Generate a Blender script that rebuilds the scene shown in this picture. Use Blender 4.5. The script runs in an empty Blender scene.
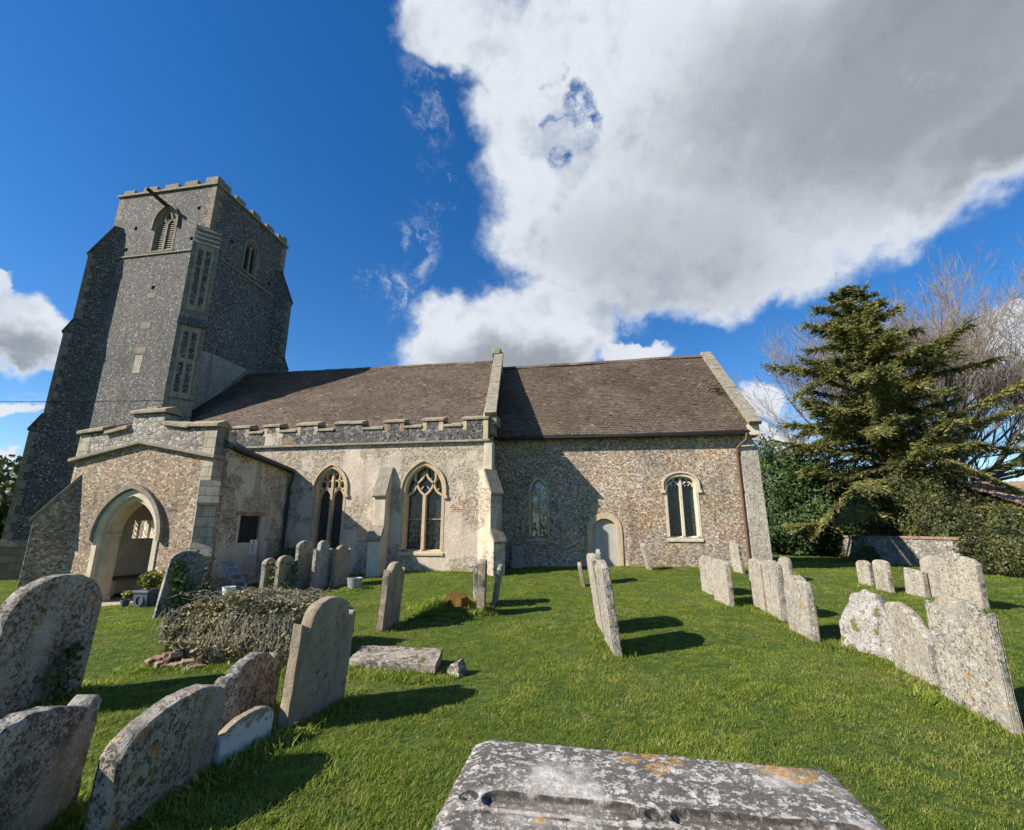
import bpy, bmesh, math, random
import numpy as np
from math import sin, cos, pi, radians, sqrt, atan2
from mathutils import Vector, Matrix, noise
from mathutils.geometry import tessellate_polygon

random.seed(7)
RNG = np.random.default_rng(11)
SC = bpy.context.scene
COL = SC.collection

# ------------------------------------------------------------------ camera
cam_d = bpy.data.cameras.new('camera')
cam_d.sensor_width = 36.0
cam_d.lens = 469.32 / 1024 * 36.0
cam_d.clip_start = 0.05
cam_d.clip_end = 3000
cam = bpy.data.objects.new('camera', cam_d)
COL.objects.link(cam)
PITCH, ROLL, YAW = 0.241574, 0.002169, -0.174297
_f = Vector((sin(YAW), cos(YAW), 0))
_r = Vector((cos(YAW), -sin(YAW), 0))
_u = Vector((0, 0, 1))
_f2 = _f * cos(PITCH) + _u * sin(PITCH)
_u2 = _u * cos(PITCH) - _f * sin(PITCH)
_r3 = _r * cos(ROLL) + _u2 * sin(ROLL)
_u3 = _u2 * cos(ROLL) - _r * sin(ROLL)
cam.matrix_world = Matrix(((_r3.x, _u3.x, -_f2.x, 0), (_r3.y, _u3.y, -_f2.y, 0), (_r3.z, _u3.z, -_f2.z, 1.6), (0, 0, 0, 1)))
SC.camera = cam

# ------------------------------------------------------------------ sun, sky, exposure
SUN_DIR = Vector((-1.0, -0.60, 0.80)).normalized()      # towards the sun: west-south-west
SUN_EL = math.asin(SUN_DIR.z)
SUN_AZ = atan2(SUN_DIR.x, SUN_DIR.y)
sd = bpy.data.lights.new('sun', 'SUN')
sd.energy = 5.0
sd.angle = radians(0.53)
sd.color = (1.0, 0.93, 0.82)
sun = bpy.data.objects.new('sun', sd)
COL.objects.link(sun)
sun.rotation_euler = SUN_DIR.to_track_quat('Z', 'Y').to_euler()
SC.view_settings.view_transform = 'Standard'
SC.view_settings.look = 'None'
SC.view_settings.exposure = EXPOSURE = 0.88
SC.view_settings.gamma = 1.0
SC.view_settings.use_curve_mapping = False
SC.render.engine = 'CYCLES'
SC.cycles.max_bounces = 5
SC.cycles.diffuse_bounces = 3
SC.cycles.glossy_bounces = 2
SC.cycles.transmission_bounces = 2
SC.cycles.transparent_max_bounces = 4
SC.cycles.caustics_reflective = False
SC.cycles.caustics_refractive = False

# ------------------------------------------------------------------ shader helpers
class NT:
    def __init__(s, tree):
        s.t = tree
        s.n = tree.nodes
        s.l = tree.links

    def put(s, sock, v):
        if isinstance(v, bpy.types.NodeSocket):
            s.l.new(v, sock)
        elif v is not None:
            if sock.type == 'RGBA' and hasattr(v, '__len__') and len(v) == 3:
                v = (*v, 1)
            sock.default_value = v

    def node(s, typ, ins=None, **props):
        nd = s.n.new(typ)
        for k, v in props.items():
            setattr(nd, k, v)
        for k, v in (ins or {}).items():
            s.put(nd.inputs[k], v)
        return nd

    def m(s, op, a, b=None, c=None, clamp=False):
        nd = s.node('ShaderNodeMath', operation=op, use_clamp=clamp)
        for i, v in enumerate((a, b, c)):
            if v is not None:
                s.put(nd.inputs[i], v)
        return nd.outputs[0]

    def vm(s, op, a, b=None, sc=None):
        nd = s.node('ShaderNodeVectorMath', operation=op)
        s.put(nd.inputs[0], a)
        if b is not None:
            s.put(nd.inputs[1], b)
        if sc is not None:
            s.put(nd.inputs['Scale'], sc)
        return nd.outputs['Value'] if op in ('DOT_PRODUCT', 'LENGTH', 'DISTANCE') else nd.outputs[0]

    def mix(s, fac, a, b, blend='MIX'):
        nd = s.node('ShaderNodeMix', data_type='RGBA', blend_type=blend, clamp_factor=True)
        s.put(nd.inputs[0], fac)
        s.put(nd.inputs[6], a)
        s.put(nd.inputs[7], b)
        return nd.outputs[2]

    def noise(s, vec, scale, detail=4, rough=0.55, dist=0.0, col=False):
        nd = s.node('ShaderNodeTexNoise', {'Vector': vec, 'Scale': scale, 'Detail': detail, 'Roughness': rough, 'Distortion': dist})
        return nd.outputs['Color' if col else 'Fac']

    def vor(s, vec, scale, feature='F1', rand=1.0):
        return s.node('ShaderNodeTexVoronoi', {'Vector': vec, 'Scale': scale, 'Randomness': rand}, feature=feature)

    def ss(s, v, a, b, lo=0.0, hi=1.0):
        nd = s.node('ShaderNodeMapRange', {0: v, 1: a, 2: b, 3: lo, 4: hi}, interpolation_type='SMOOTHSTEP')
        return nd.outputs[0]

    def ramp(s, fac, stops, interp='LINEAR'):
        nd = s.node('ShaderNodeValToRGB', {0: fac})
        cr = nd.color_ramp
        cr.interpolation = interp
        while len(cr.elements) > 1:
            cr.elements.remove(cr.elements[-1])
        for i, (p, c) in enumerate(stops):
            e = cr.elements[0] if i == 0 else cr.elements.new(p)
            e.position = p
            e.color = (*c, 1) if hasattr(c, '__len__') else (c, c, c, 1)
        return nd.outputs[0]

    def bump(s, h, strength=1.0, dist=0.02, normal=None):
        nd = s.node('ShaderNodeBump', {'Height': h, 'Strength': strength, 'Distance': dist})
        if normal is not None:
            s.put(nd.inputs['Normal'], normal)
        return nd.outputs[0]

    def pos(s):
        return s.node('ShaderNodeNewGeometry').outputs['Position']

    def scale(s, vec, x, y, z):
        return s.vm('MULTIPLY', vec, (x, y, z))


def material(name):
    mt = bpy.data.materials.new(name)
    mt.use_nodes = True
    mt.node_tree.nodes.clear()
    k = NT(mt.node_tree)

    def done(color, rough=0.9, normal=None, spec=0.25, **extra):
        p = k.node('ShaderNodeBsdfPrincipled', {'Base Color': color, 'Roughness': rough, 'Specular IOR Level': spec, **extra})
        if normal is not None:
            k.put(p.inputs['Normal'], normal)
        o = k.node('ShaderNodeOutputMaterial')
        k.l.new(p.outputs[0], o.inputs[0])
        return mt
    return mt, k, done


# ------------------------------------------------------------------ sky
world = bpy.data.worlds.new('World')
SC.world = world
world.use_nodes = True
world.node_tree.nodes.clear()
k = NT(world.node_tree)
SKY_STRENGTH = 0.092
CLOUD_STRENGTH = 0.47
sky = k.node('ShaderNodeTexSky', sky_type='NISHITA', sun_disc=False, sun_elevation=SUN_EL, sun_rotation=SUN_AZ,
             altitude=50.0, air_density=1.0, dust_density=0.15, ozone_density=3.0)
hsv = k.node('ShaderNodeHueSaturation', {'Hue': 0.507, 'Saturation': 1.34, 'Value': 0.95, 'Color': sky.outputs[0]})
D = k.vm('NORMALIZE', k.node('ShaderNodeTexCoord').outputs['Generated'])
# clouds: each is an elliptical patch about one direction of the sky (tangent vectors A and B and their offsets)
SOFT_SHADES=[
((3.402,0.005,-0.936),-0.000,(-0.957,3.772,-5.886),0.000),
((3.865,-0.495,-1.189),0.000,(0.683,3.837,-4.358),0.000),
((5.226,1.045,0.060),0.000,(-1.372,7.656,-20.134),-0.000),
]
CLOUDS=[
((4.331,-0.811,-1.449),0.000,(0.691,3.498,-4.487),-0.000),
((2.468,-0.203,-0.810),-0.000,(0.734,3.412,-3.189),-0.000),
((4.200,0.173,-0.433),-0.000,(-0.150,3.143,-4.036),-0.000),
((5.762,0.667,-0.350),-0.000,(-0.321,3.338,-3.162),0.000),
((7.883,1.728,0.464),0.000,(-2.330,9.414,-7.395),0.000),
((3.958,-0.812,-0.581),-0.000,(0.916,3.780,-6.239),0.000),
((4.811,-3.482,0.190),-0.000,(3.633,3.052,-6.812),0.000),
((4.873,-1.546,-2.906),-0.000,(1.281,3.060,-4.165),-0.000),
((4.501,0.945,0.072),0.000,(-0.546,2.955,-7.323),0.000),
((8.158,0.672,-0.318),0.000,(-0.487,3.884,-8.780),0.000),
((10.281,13.919,5.365),-0.000,(-2.328,4.925,-15.504),0.000),
((22.812,30.027,14.455),0.000,(-6.934,11.727,-33.269),0.000),
((20.546,29.691,6.558),0.000,(-2.432,13.478,-54.863),-0.000),
((21.676,33.424,3.845),0.000,(0.959,7.618,-38.135),0.000),
((17.399,-5.460,-2.357),-0.000,(-0.648,5.897,-21.422),0.000),
((15.025,-0.869,-1.329),0.000,(-1.080,13.562,-35.241),0.000),
((13.632,-9.026,-3.865),-0.000,(-0.024,3.683,-12.302),0.000),
((27.467,-18.099,-10.840),0.000,(2.759,20.112,-54.737),0.000),
((10.199,-3.388,-0.952),-0.000,(-1.630,5.760,-29.276),0.000),
]
WISPS=[
((15.963,11.722,-4.229),-0.000,(-12.081,6.906,-10.833),-0.000),
((19.403,5.893,2.058),0.000,(-2.815,9.493,-12.242),0.000),
((21.953,7.498,2.447),0.000,(-2.067,6.906,-11.008),0.000),
((11.643,4.686,1.440),0.000,(-2.911,9.490,-18.762),0.000),
((12.616,-0.000,-1.004),0.000,(-0.688,8.644,-18.628),0.000),
((17.578,24.140,6.102),0.000,(-3.038,12.008,-45.926),-0.000),
((10.883,-4.465,-1.741),0.000,(-0.619,5.612,-20.852),0.000),
((16.714,-10.615,-6.948),-0.000,(1.775,10.566,-27.128),-0.000),
]
HOLES=[
((9.425,5.831,-5.995),0.000,(-9.303,5.628,-5.942),0.000),
((22.206,11.423,-8.452),0.000,(-13.131,10.876,-10.796),0.000),
]
SHADES=[
((3.242,-1.099,-1.208),0.000,(1.532,2.748,-3.655),0.000),
((4.883,-1.906,-2.895),0.000,(1.633,4.174,-6.409),0.000),
((8.769,12.147,4.237),-0.000,(-3.449,8.219,-27.255),0.000),
((5.291,0.842,-0.020),-0.000,(-1.313,8.001,-22.226),-0.000),
((13.558,-9.079,-3.194),-0.000,(-0.679,7.083,-26.695),-0.000),
]
warp = k.vm('SCALE', k.vm('SUBTRACT', k.noise(D, 3.0, 5, 0.6, col=True), (0.5, 0.5, 0.5)), sc=0.20)
warp2 = k.vm('SCALE', k.vm('SUBTRACT', k.noise(D, 11.0, 6, 0.62, col=True), (0.5, 0.5, 0.5)), sc=0.10)
DW = k.vm('ADD', k.vm('ADD', D, warp), warp2)

def patch(b, d):
    A, ca, B, cb = b
    x = k.m('SUBTRACT', k.vm('DOT_PRODUCT', d, A), ca)
    y = k.m('SUBTRACT', k.vm('DOT_PRODUCT', d, B), cb)
    l = k.m('SQRT', k.m('ADD', k.m('MULTIPLY', x, x), k.m('MULTIPLY', y, y)))
    return k.m('SUBTRACT', 1.0, l)

def union(lst, d):
    f = None
    for b in lst:
        v = patch(b, d)
        f = v if f is None else k.m('SMOOTH_MAX', f, v, 0.12)
    return f

field = union(CLOUDS, DW)
wn = k.noise(k.vm('ADD', D, k.vm('SCALE', warp2, sc=1.6)), 13.0, 9, 0.66, 0.6)
thin = k.m('MULTIPLY', k.m('MULTIPLY', k.ss(union(WISPS, DW), -0.15, 0.55), k.ss(wn, 0.42, 0.80)), 0.85)
n1 = k.noise(D, 5.0, 12, 0.62, 0.3)
n2 = k.noise(D, 17.0, 8, 0.68, 0.1)
edge = k.m('ADD', k.m('MULTIPLY', k.m('SUBTRACT', n1, 0.5), 1.35), k.m('MULTIPLY', k.m('SUBTRACT', n2, 0.5), 0.55))
hole = k.m('MAXIMUM', union(HOLES, DW), 0.0)
field2 = k.m('SUBTRACT', k.m('MINIMUM', k.m('MULTIPLY', field, 1.9), 0.85), k.m('MULTIPLY', k.ss(hole, 0.0, 0.55), k.ss(k.noise(DW, 10.0, 6, 0.58, 0.2), 0.34, 0.68, 0.25, 1.0)))
cover = k.m('ADD', field2, edge)
dens = k.m('MAXIMUM', k.m('POWER', k.ss(cover, -0.16, 0.50), 1.25), thin)
shade_f = k.ss(k.m('ADD', union(SHADES, DW), k.m('MULTIPLY', k.m('SUBTRACT', n1, 0.5), 0.5)), -0.25, 0.75)
def billow(v, sc):
    return k.m('SUBTRACT', 1.0, k.m('ABSOLUTE', k.m('MULTIPLY', k.m('SUBTRACT', k.noise(v, sc, 2, 0.5), 0.5), 3.2)))
bil = k.m('ADD', k.m('MULTIPLY', billow(DW, 5.0), 0.5), k.m('ADD', k.m('MULTIPLY', billow(DW, 11.0), 0.3), k.m('MULTIPLY', billow(D, 24.0), 0.2)))
puff = k.ss(k.m('ADD', bil, k.m('MULTIPLY', k.m('SUBTRACT', n2, 0.5), 0.4)), 0.25, 0.85)
lit = k.mix(puff, (0.52, 0.59, 0.71), (0.92, 0.97, 1.04))
lit = k.mix(k.ss(cover, 0.45, 0.10), lit, (0.86, 0.93, 1.02))
cloud_col = k.mix(k.m('MULTIPLY', k.m('MULTIPLY', shade_f, 0.95), k.ss(cover, 0.15, 0.75)), lit, k.mix(puff, (0.285, 0.315, 0.36), (0.345, 0.38, 0.43)))
soft_f = k.ss(union(SOFT_SHADES, DW), -0.3, 0.9)
cloud_col = k.mix(k.m('MULTIPLY', k.m('MULTIPLY', soft_f, 0.62), k.ss(cover, 0.1, 0.7)), cloud_col, (0.42, 0.455, 0.50))
bg_sky = k.node('ShaderNodeBackground', {'Color': hsv.outputs[0], 'Strength': SKY_STRENGTH})
bg_cloud = k.node('ShaderNodeBackground', {'Color': cloud_col, 'Strength': CLOUD_STRENGTH})
mx = k.node('ShaderNodeMixShader', {0: k.m('MULTIPLY', dens, 0.97), 1: bg_sky.outputs[0], 2: bg_cloud.outputs[0]})
wo = k.node('ShaderNodeOutputWorld')
k.l.new(mx.outputs[0], wo.inputs[0])

# ------------------------------------------------------------------ materials
def flint_mat(name, palette, mortar, sc=(9, 9, 11), mw=(0.03, 0.14), bump=0.03, tint=1.0, stain=(0.72, 1.15), hue=0.0):
    mt, k, done = material(name)
    p = k.pos()
    w = k.vm('ADD', p, k.vm('SCALE', k.vm('SUBTRACT', k.noise(p, 14, 2, col=True), (.5, .5, .5)), sc=0.05))
    q = k.scale(w, *sc)
    v = k.vor(q, 1.0)
    e = k.vor(q, 1.0, 'DISTANCE_TO_EDGE')
    sep = k.node('ShaderNodeSeparateColor', {0: v.outputs['Color']})
    c = k.ramp(sep.outputs[0], palette, 'CONSTANT')
    c = k.mix(k.m('MULTIPLY', sep.outputs[1], 0.5), c, k.mix(0.5, c, (0.05, 0.045, 0.04)))
    c = k.mix(0.35, c, k.ramp(k.noise(p, 60, 3), [(0.3, 0.02), (0.7, 0.6)]), 'OVERLAY')
    mask = k.ss(k.m('ADD', e.outputs['Distance'], k.m('MULTIPLY', k.m('SUBTRACT', k.noise(p, 35, 3), .5), 0.08)), *mw)
    mort = k.mix(k.noise(p, 22, 4), mortar, [x * 0.62 for x in mortar])
    c = k.mix(mask, mort, c)
    big = k.noise(p, 0.55, 5, 0.6)
    c = k.mix(1.0, c, k.ramp(big, [(0.3, stain[0] * tint), (0.68, stain[1] * tint)]), 'MULTIPLY')
    if hue:                                 # stretches built with pinker or yellower stone
        c = k.mix(k.m('MULTIPLY', k.ss(k.noise(k.vm('ADD', p, (9, 4, 2)), 0.8, 4, 0.6), 0.45, 0.65), hue), c, k.mix(1.0, c, (1.08, .91, .87), 'MULTIPLY'))
        c = k.mix(k.m('MULTIPLY', k.ss(k.noise(k.vm('ADD', p, (2, 14, 7)), 1.0, 4, 0.6), 0.50, 0.68), hue), c, k.mix(1.0, c, (1.1, 1.0, .70), 'MULTIPLY'))
        c = k.mix(k.m('MULTIPLY', k.ss(k.noise(k.vm('ADD', p, (5, 3, 12)), 0.9, 5, 0.6), 0.52, 0.66), hue), c, k.mix(1.0, c, (.78, .80, .86), 'MULTIPLY'))
    streak = k.noise(k.scale(p, 2.2, 2.2, 0.25), 1.0, 4)
    c = k.mix(k.ss(streak, 0.56, 0.75), c, k.mix(0.5, c, (0.06, 0.055, 0.05)))
    h = k.m('ADD', k.m('MULTIPLY', mask, k.m('ADD', 0.45, k.m('MULTIPLY', sep.outputs[2], 0.55))), k.m('MULTIPLY', k.noise(p, 45, 3), 0.3))
    return done(c, 0.82, k.bump(h, 1.0, bump), 0.3)

M = {}
M['chancel_flint'] = flint_mat('chancel_flint', [(0, (.37, .275, .18)), (.14, (.23, .165, .115)), (.26, (.48, .395, .29)), (.42, (.42, .32, .215)), (.55, (.55, .47, .365)), (.68, (.29, .245, .20)), (.77, (.33, .215, .135)), (.83, (.62, .56, .47)), (.95, (.13, .105, .09))],
                               (.29, .235, .175), (15, 15, 21), (0.02, 0.085), bump=0.026, tint=1.36, hue=.55)
M['porch_flint'] = flint_mat('porch_flint', [(0, (.33, .22, .13)), (.16, (.24, .16, .10)), (.3, (.42, .335, .235)), (.45, (.36, .25, .155)), (.6, (.47, .395, .30)), (.74, (.18, .14, .105)), (.86, (.50, .44, .35)), (.95, (.10, .08, .07))],
                             (.31, .245, .175), (13, 13, 19), (0.02, 0.09), bump=0.028, tint=1.36, hue=.45)
M['tower_flint'] = flint_mat('tower_flint', [(0, (.055, .055, .06)), (.18, (.10, .10, .105)), (.36, (.16, .155, .15)), (.52, (.035, .036, .042)), (.66, (.23, .22, .205)), (.78, (.30, .28, .25)), (.94, (.60, .59, .57))],
                             (.20, .195, .185), (18, 18, 19), (0.03, 0.12), 0.018, tint=.90, stain=(.8, 1.12), hue=.35)
M['dark_flint'] = flint_mat('dark_flint', [(0, (.03, .032, .038)), (.3, (.065, .066, .07)), (.6, (.12, .12, .118)), (.85, (.30, .29, .27))],
                            (.24, .22, .19), (11, 11, 11), (0.02, 0.1), 0.02)
M['quoin_rubble'] = flint_mat('quoin_rubble', [(0, (.40, .36, .29)), (.35, (.33, .29, .23)), (.6, (.45, .41, .34)), (.85, (.24, .21, .17))],
                              (.50, .45, .36), (13, 13, 16), (0.02, 0.12), 0.018, tint=1.15)
M['boundary_flint'] = flint_mat('boundary_flint', [(0, (.34, .31, .27)), (.3, (.45, .42, .37)), (.55, (.22, .19, .16)), (.8, (.55, .52, .47))],
                                (.36, .32, .26), (6, 6, 8), bump=0.04)


def stone_mat(name, a, b, stain=0.5, lichen=0.3, sc=1.0, bump=0.012, blocks=None):
    mt, k, done = material(name)
    p = k.pos()
    c = k.mix(k.ss(k.noise(p, 3.2 * sc, 6, 0.6), 0.32, 0.68), a, b)
    c = k.mix(k.m('MULTIPLY', k.ss(k.noise(k.scale(p, 3, 3, 0.5), 1.3 * sc, 5), 0.5, 0.72), stain), c, (.10, .09, .075))
    c = k.mix(k.m('MULTIPLY', k.ss(k.noise(p, 9 * sc, 6, 0.68), 0.56, 0.66), lichen), c, (.52, .49, .40))
    c = k.mix(k.m('MULTIPLY', k.ss(k.noise(p, 6.3 * sc, 5, 0.65), 0.62, 0.72), lichen), c, (.34, .22, .06))
    c = k.mix(0.3, c, k.ramp(k.noise(p, 55, 4, 0.7), [(0.3, 0.15), (0.7, 0.85)]), 'OVERLAY')
    h = k.m('ADD', k.m('MULTIPLY', k.noise(p, 14, 6, 0.65), 0.8), k.m('MULTIPLY', k.noise(p, 70, 3), 0.25))
    if blocks:
        bx = k.node('ShaderNodeTexBrick', {'Vector': k.node('ShaderNodeCombineXYZ', {0: k.m('ADD', *[k.node('ShaderNodeSeparateXYZ', {0: p}).outputs[i] for i in (0, 1)]), 1: k.node('ShaderNodeSeparateXYZ', {0: p}).outputs[2], 2: 0.0}).outputs[0],
                                           'Scale': 1.0, 'Brick Width': blocks[0], 'Row Height': blocks[1], 'Mortar Size': 0.008, 'Color1': (1, 1, 1, 1), 'Color2': (.72, .72, .74, 1), 'Mortar': (.45, .42, .38, 1)})
        c = k.mix(1.0, c, bx.outputs[0], 'MULTIPLY')
        h = k.m('SUBTRACT', h, bx.outputs['Fac'])
    return done(c, 0.88, k.bump(h, 0.9, bump), 0.25)

M['limestone'] = stone_mat('limestone', (.52, .41, .265), (.43, .325, .20), 0.35, 0.2)
M['pale_limestone'] = stone_mat('pale_limestone', (.58, .50, .38), (.49, .41, .30), 0.3, 0.2)
M['block_limestone'] = stone_mat('block_limestone', (.46, .40, .30), (.35, .30, .22), 0.5, 0.25, blocks=(0.42, 0.28))
M['tower_stone'] = stone_mat('tower_stone', (.27, .232, .17), (.21, .18, .135), 0.55, 0.15, blocks=(0.5, 0.3))
M['coping_stone'] = stone_mat('coping_stone', (.32, .265, .18), (.235, .19, .125), 0.55, 0.6, 1.6, 0.02)
M['ridge_stone'] = stone_mat('ridge_stone', (.27, .235, .18), (.19, .165, .125), 0.6, 0.5, 1.6, 0.02)
M['plaster'] = stone_mat('plaster', (.78, .73, .64), (.68, .62, .53), 0.25, 0.05, 0.7, 0.006)
M['door_render'] = stone_mat('door_render', (.40, .375, .33), (.34, .315, .27), 0.3, 0.05, 0.7, 0.006)


def render_mat(name, plaster_a, plaster_b, bare=0.52, brick=0.66, top_z=None):
    """old lime render that has come away in places from the flint and brick behind it"""
    mt, k, done = material(name)
    p = k.pos()
    pl = k.mix(k.ss(k.noise(p, 1.1, 7, 0.62), 0.34, 0.66), plaster_a, plaster_b)
    pl = k.mix(k.m('MULTIPLY', k.ss(k.noise(k.scale(p, 2.6, 2.6, 0.35), 1.0, 5), 0.48, 0.68), 0.62), pl, (.17, .145, .115))
    pl = k.mix(k.m('MULTIPLY', k.ss(k.noise(p, 5.5, 7, 0.7), 0.52, 0.6), 0.4), pl, (.50, .44, .35))
    pl = k.mix(k.m('MULTIPLY', k.ss(k.noise(p, 20, 5, 0.7), 0.57, 0.66), 0.45), pl, (.20, .165, .125))
    pl = k.mix(0.55, pl, k.ramp(k.noise(p, 34, 6, 0.8), [(0.32, 0.12), (0.66, 0.85)]), 'OVERLAY')
    w = k.vm('ADD', p, k.vm('SCALE', k.vm('SUBTRACT', k.noise(p, 12, 2, col=True), (.5, .5, .5)), sc=0.05))
    q = k.scale(w, 10.5, 10.5, 13)
    v = k.vor(q, 1.0)
    e = k.vor(q, 1.0, 'DISTANCE_TO_EDGE')
    sep = k.node('ShaderNodeSeparateColor', {0: v.outputs['Color']})
    fl = k.ramp(sep.outputs[0], [(0, (.22, .17, .125)), (.2, (.40, .33, .25)), (.45, (.15, .125, .105)), (.58, (.47, .40, .31)), (.8, (.34, .235, .14)), (.92, (.56, .51, .43))], 'CONSTANT')
    em = k.ss(e.outputs['Distance'], 0.03, 0.13)
    fl = k.mix(0.22, k.mix(em, (.46, .39, .29), fl), (.46, .39, .29))
    xyz = k.node('ShaderNodeSeparateXYZ', {0: p})
    bk = k.node('ShaderNodeTexBrick', {'Vector': k.node('ShaderNodeCombineXYZ', {0: k.m('ADD', xyz.outputs[0], xyz.outputs[1]), 1: xyz.outputs[2], 2: 0.0}).outputs[0],
                                       'Scale': 1.0, 'Brick Width': 0.23, 'Row Height': 0.07, 'Mortar Size': 0.012, 'Color1': (.30, .115, .06, 1), 'Color2': (.20, .085, .05, 1), 'Mortar': (.40, .34, .26, 1)})
    n_b = k.noise(p, 0.9, 8, 0.66)
    if top_z is not None:
        n_b = k.m('ADD', n_b, k.ss(xyz.outputs[2], top_z[0], top_z[1], 0.0, 0.10))
        n_b = k.m('ADD', n_b, k.ss(xyz.outputs[2], 1.3, 0.3, 0.0, 0.06))
    bare_m = k.ss(k.m('ADD', n_b, k.m('MULTIPLY', k.m('SUBTRACT', k.noise(p, 16, 5, .7), .5), .16)), bare, bare + 0.07)
    brick_m = k.ss(k.noise(k.vm('ADD', p, (31, 17, 5)), 0.7, 7, 0.64), brick, brick + 0.03)
    c = k.mix(bare_m, pl, fl)
    c = k.mix(brick_m, c, k.mix(k.ss(k.noise(p, 9, 5), .42, .6), bk.outputs[0], pl))
    h = k.m('ADD', k.m('MULTIPLY', k.m('MULTIPLY', em, bare_m), 0.6), k.m('MULTIPLY', k.m('SUBTRACT', 1.0, bare_m), 0.9))
    h = k.m('ADD', h, k.m('MULTIPLY', k.noise(p, 9, 8, 0.7), 0.7))
    return done(c, 0.9, k.bump(h, 1.0, 0.03), 0.2)

M['nave_render'] = render_mat('nave_render', (.57, .48, .38), (.45, .37, .29), 0.508, 0.645, (2.6, 4.4))
M['corner_render'] = render_mat('corner_render', (.55, .45, .345), (.45, .355, .26), 0.475, 0.63)
M['porch_render'] = render_mat('porch_render', (.56, .49, .38), (.46, .39, .29), 0.50, 0.53)


def tile_mat(name, cols, lichen):
    mt, k, done = material(name)
    g = k.node('ShaderNodeNewGeometry')
    p = g.outputs['Position']
    c = k.ramp(g.outputs['Random Per Island'], cols)
    c = k.mix(k.m('MULTIPLY', k.ss(k.noise(p, 0.7, 6, 0.65), 0.42, 0.6), 0.6), c, (.075, .053, .042))
    c = k.mix(k.m('MULTIPLY', k.ss(k.noise(k.vm('ADD', p, (3, 8, 1)), 1.1, 6, 0.66), 0.52, 0.66), 0.55), c, (.17, .125, .09))
    c = k.mix(k.m('MULTIPLY', k.ss(k.noise(k.vm('ADD', p, (13, 2, 6)), 2.2, 6, 0.7), 0.56, 0.66), 0.6), c, (.085, .08, .042))
    c = k.mix(k.m('MULTIPLY', k.ss(k.noise(p, 11, 5, 0.7), 0.57, 0.66), lichen), c, (.34, .29, .23))
    c = k.mix(k.m('MULTIPLY', k.ss(k.noise(p, 4.3, 5, 0.7), 0.6, 0.72), lichen), c, (.30, .18, .07))
    h = k.noise(p, 30, 5, 0.7)
    return done(c, 0.85, k.bump(h, 0.8, 0.012), 0.25)

M['roof_tile'] = tile_mat('roof_tile', [(0, (.085, .060, .046)), (.3, (.14, .098, .074)), (.55, (.105, .073, .055)), (.75, (.17, .125, .096)), (.95, (.065, .048, .04)), (.985, (.13, .10, .08)), (1, (.27, .23, .18))], 0.6)


def simple_mat(name, a, b=None, rough=0.7, sc=8.0, spec=0.4, bump=0.0, metallic=0.0, lo=0.35, hi=0.65):
    mt, k, done = material(name)
    p = k.node('ShaderNodeTexCoord').outputs['Object']
    b = b or [x * 0.7 for x in a]
    c = k.mix(k.ss(k.noise(p, sc, 6, 0.65), lo, hi), a, b)
    nm = k.bump(k.noise(p, sc * 3, 4), 0.6, bump) if bump else None
    return done(c, rough, nm, spec, Metallic=metallic)

M['lead'] = simple_mat('lead', (.085, .085, .09), (.055, .055, .06), 0.7, 3.0)
M['lead_came'] = simple_mat('lead_came', (.20, .21, .22), (.13, .14, .145), 0.6, 20)
M['iron'] = simple_mat('iron', (.02, .02, .022), None, 0.5, 10)
M['cable'] = simple_mat('cable', (.012, .012, .013), None, 1.0, 10, 0.0)
M['gutter'] = simple_mat('gutter', (.06, .075, .065), (.10, .14, .12), 0.6, 1.5)
M['pipe_brown'] = simple_mat('pipe_brown', (.15, .075, .05), (.10, .055, .04), 0.6, 4)
M['weathered_wood'] = simple_mat('weathered_wood', (.13, .11, .085), (.07, .06, .048), 0.85, 12)
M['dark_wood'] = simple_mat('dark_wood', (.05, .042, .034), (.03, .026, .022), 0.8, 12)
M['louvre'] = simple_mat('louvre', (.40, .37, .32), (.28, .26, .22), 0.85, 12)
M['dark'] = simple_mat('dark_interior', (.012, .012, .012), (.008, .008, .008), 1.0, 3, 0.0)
M['red_brick'] = render_mat('red_brick', (.27, .17, .115), (.23, .145, .10), 0.57, 0.45)
M['paper'] = simple_mat('paper', (.75, .74, .70), (.68, .67, .62), 0.8, 20)
M['white_plastic'] = simple_mat('white_plastic', (.72, .73, .74), (.62, .63, .64), 0.5, 6)
M['blue_paint'] = simple_mat('blue_paint', (.11, .17, .29), (.18, .24, .34), 0.55, 8)
M['pale_metal'] = simple_mat('pale_metal', (.42, .44, .46), (.32, .33, .35), 0.5, 9, 0.5, 0, 0.3)
M['planter_grey'] = simple_mat('planter_grey', (.075, .095, .125), (.055, .07, .09), 0.6, 9)
M['galvanised'] = simple_mat('galvanised', (.36, .37, .37), (.27, .28, .28), 0.5, 9, 0.5, 0, 0.5)
M['green_plastic'] = simple_mat('green_sheet', (.015, .06, .04), (.01, .04, .028), 0.5, 6)
M['rust'] = simple_mat('rusty_iron', (.19, .105, .065), (.26, .195, .155), 0.8, 2.2, 0.3, 0.01)
M['bark'] = simple_mat('bark', (.13, .10, .075), (.075, .06, .045), 0.95, 7, 0.15, 0.03)
M['twig'] = simple_mat('twig', (.20, .165, .13), (.13, .105, .08), 0.95, 3, 0.15)
M['sandy_floor'] = simple_mat('sandy_floor', (.42, .36, .27), (.34, .29, .22), 0.95, 3, 0.1, 0.01)


def glass_mat(name):
    mt, k, done = material(name)
    g = k.node('ShaderNodeNewGeometry')
    c = k.mix(g.outputs['Random Per Island'], (.006, .009, .011), (.022, .028, .03))
    return done(c, 0.14, None, 0.5)

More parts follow.
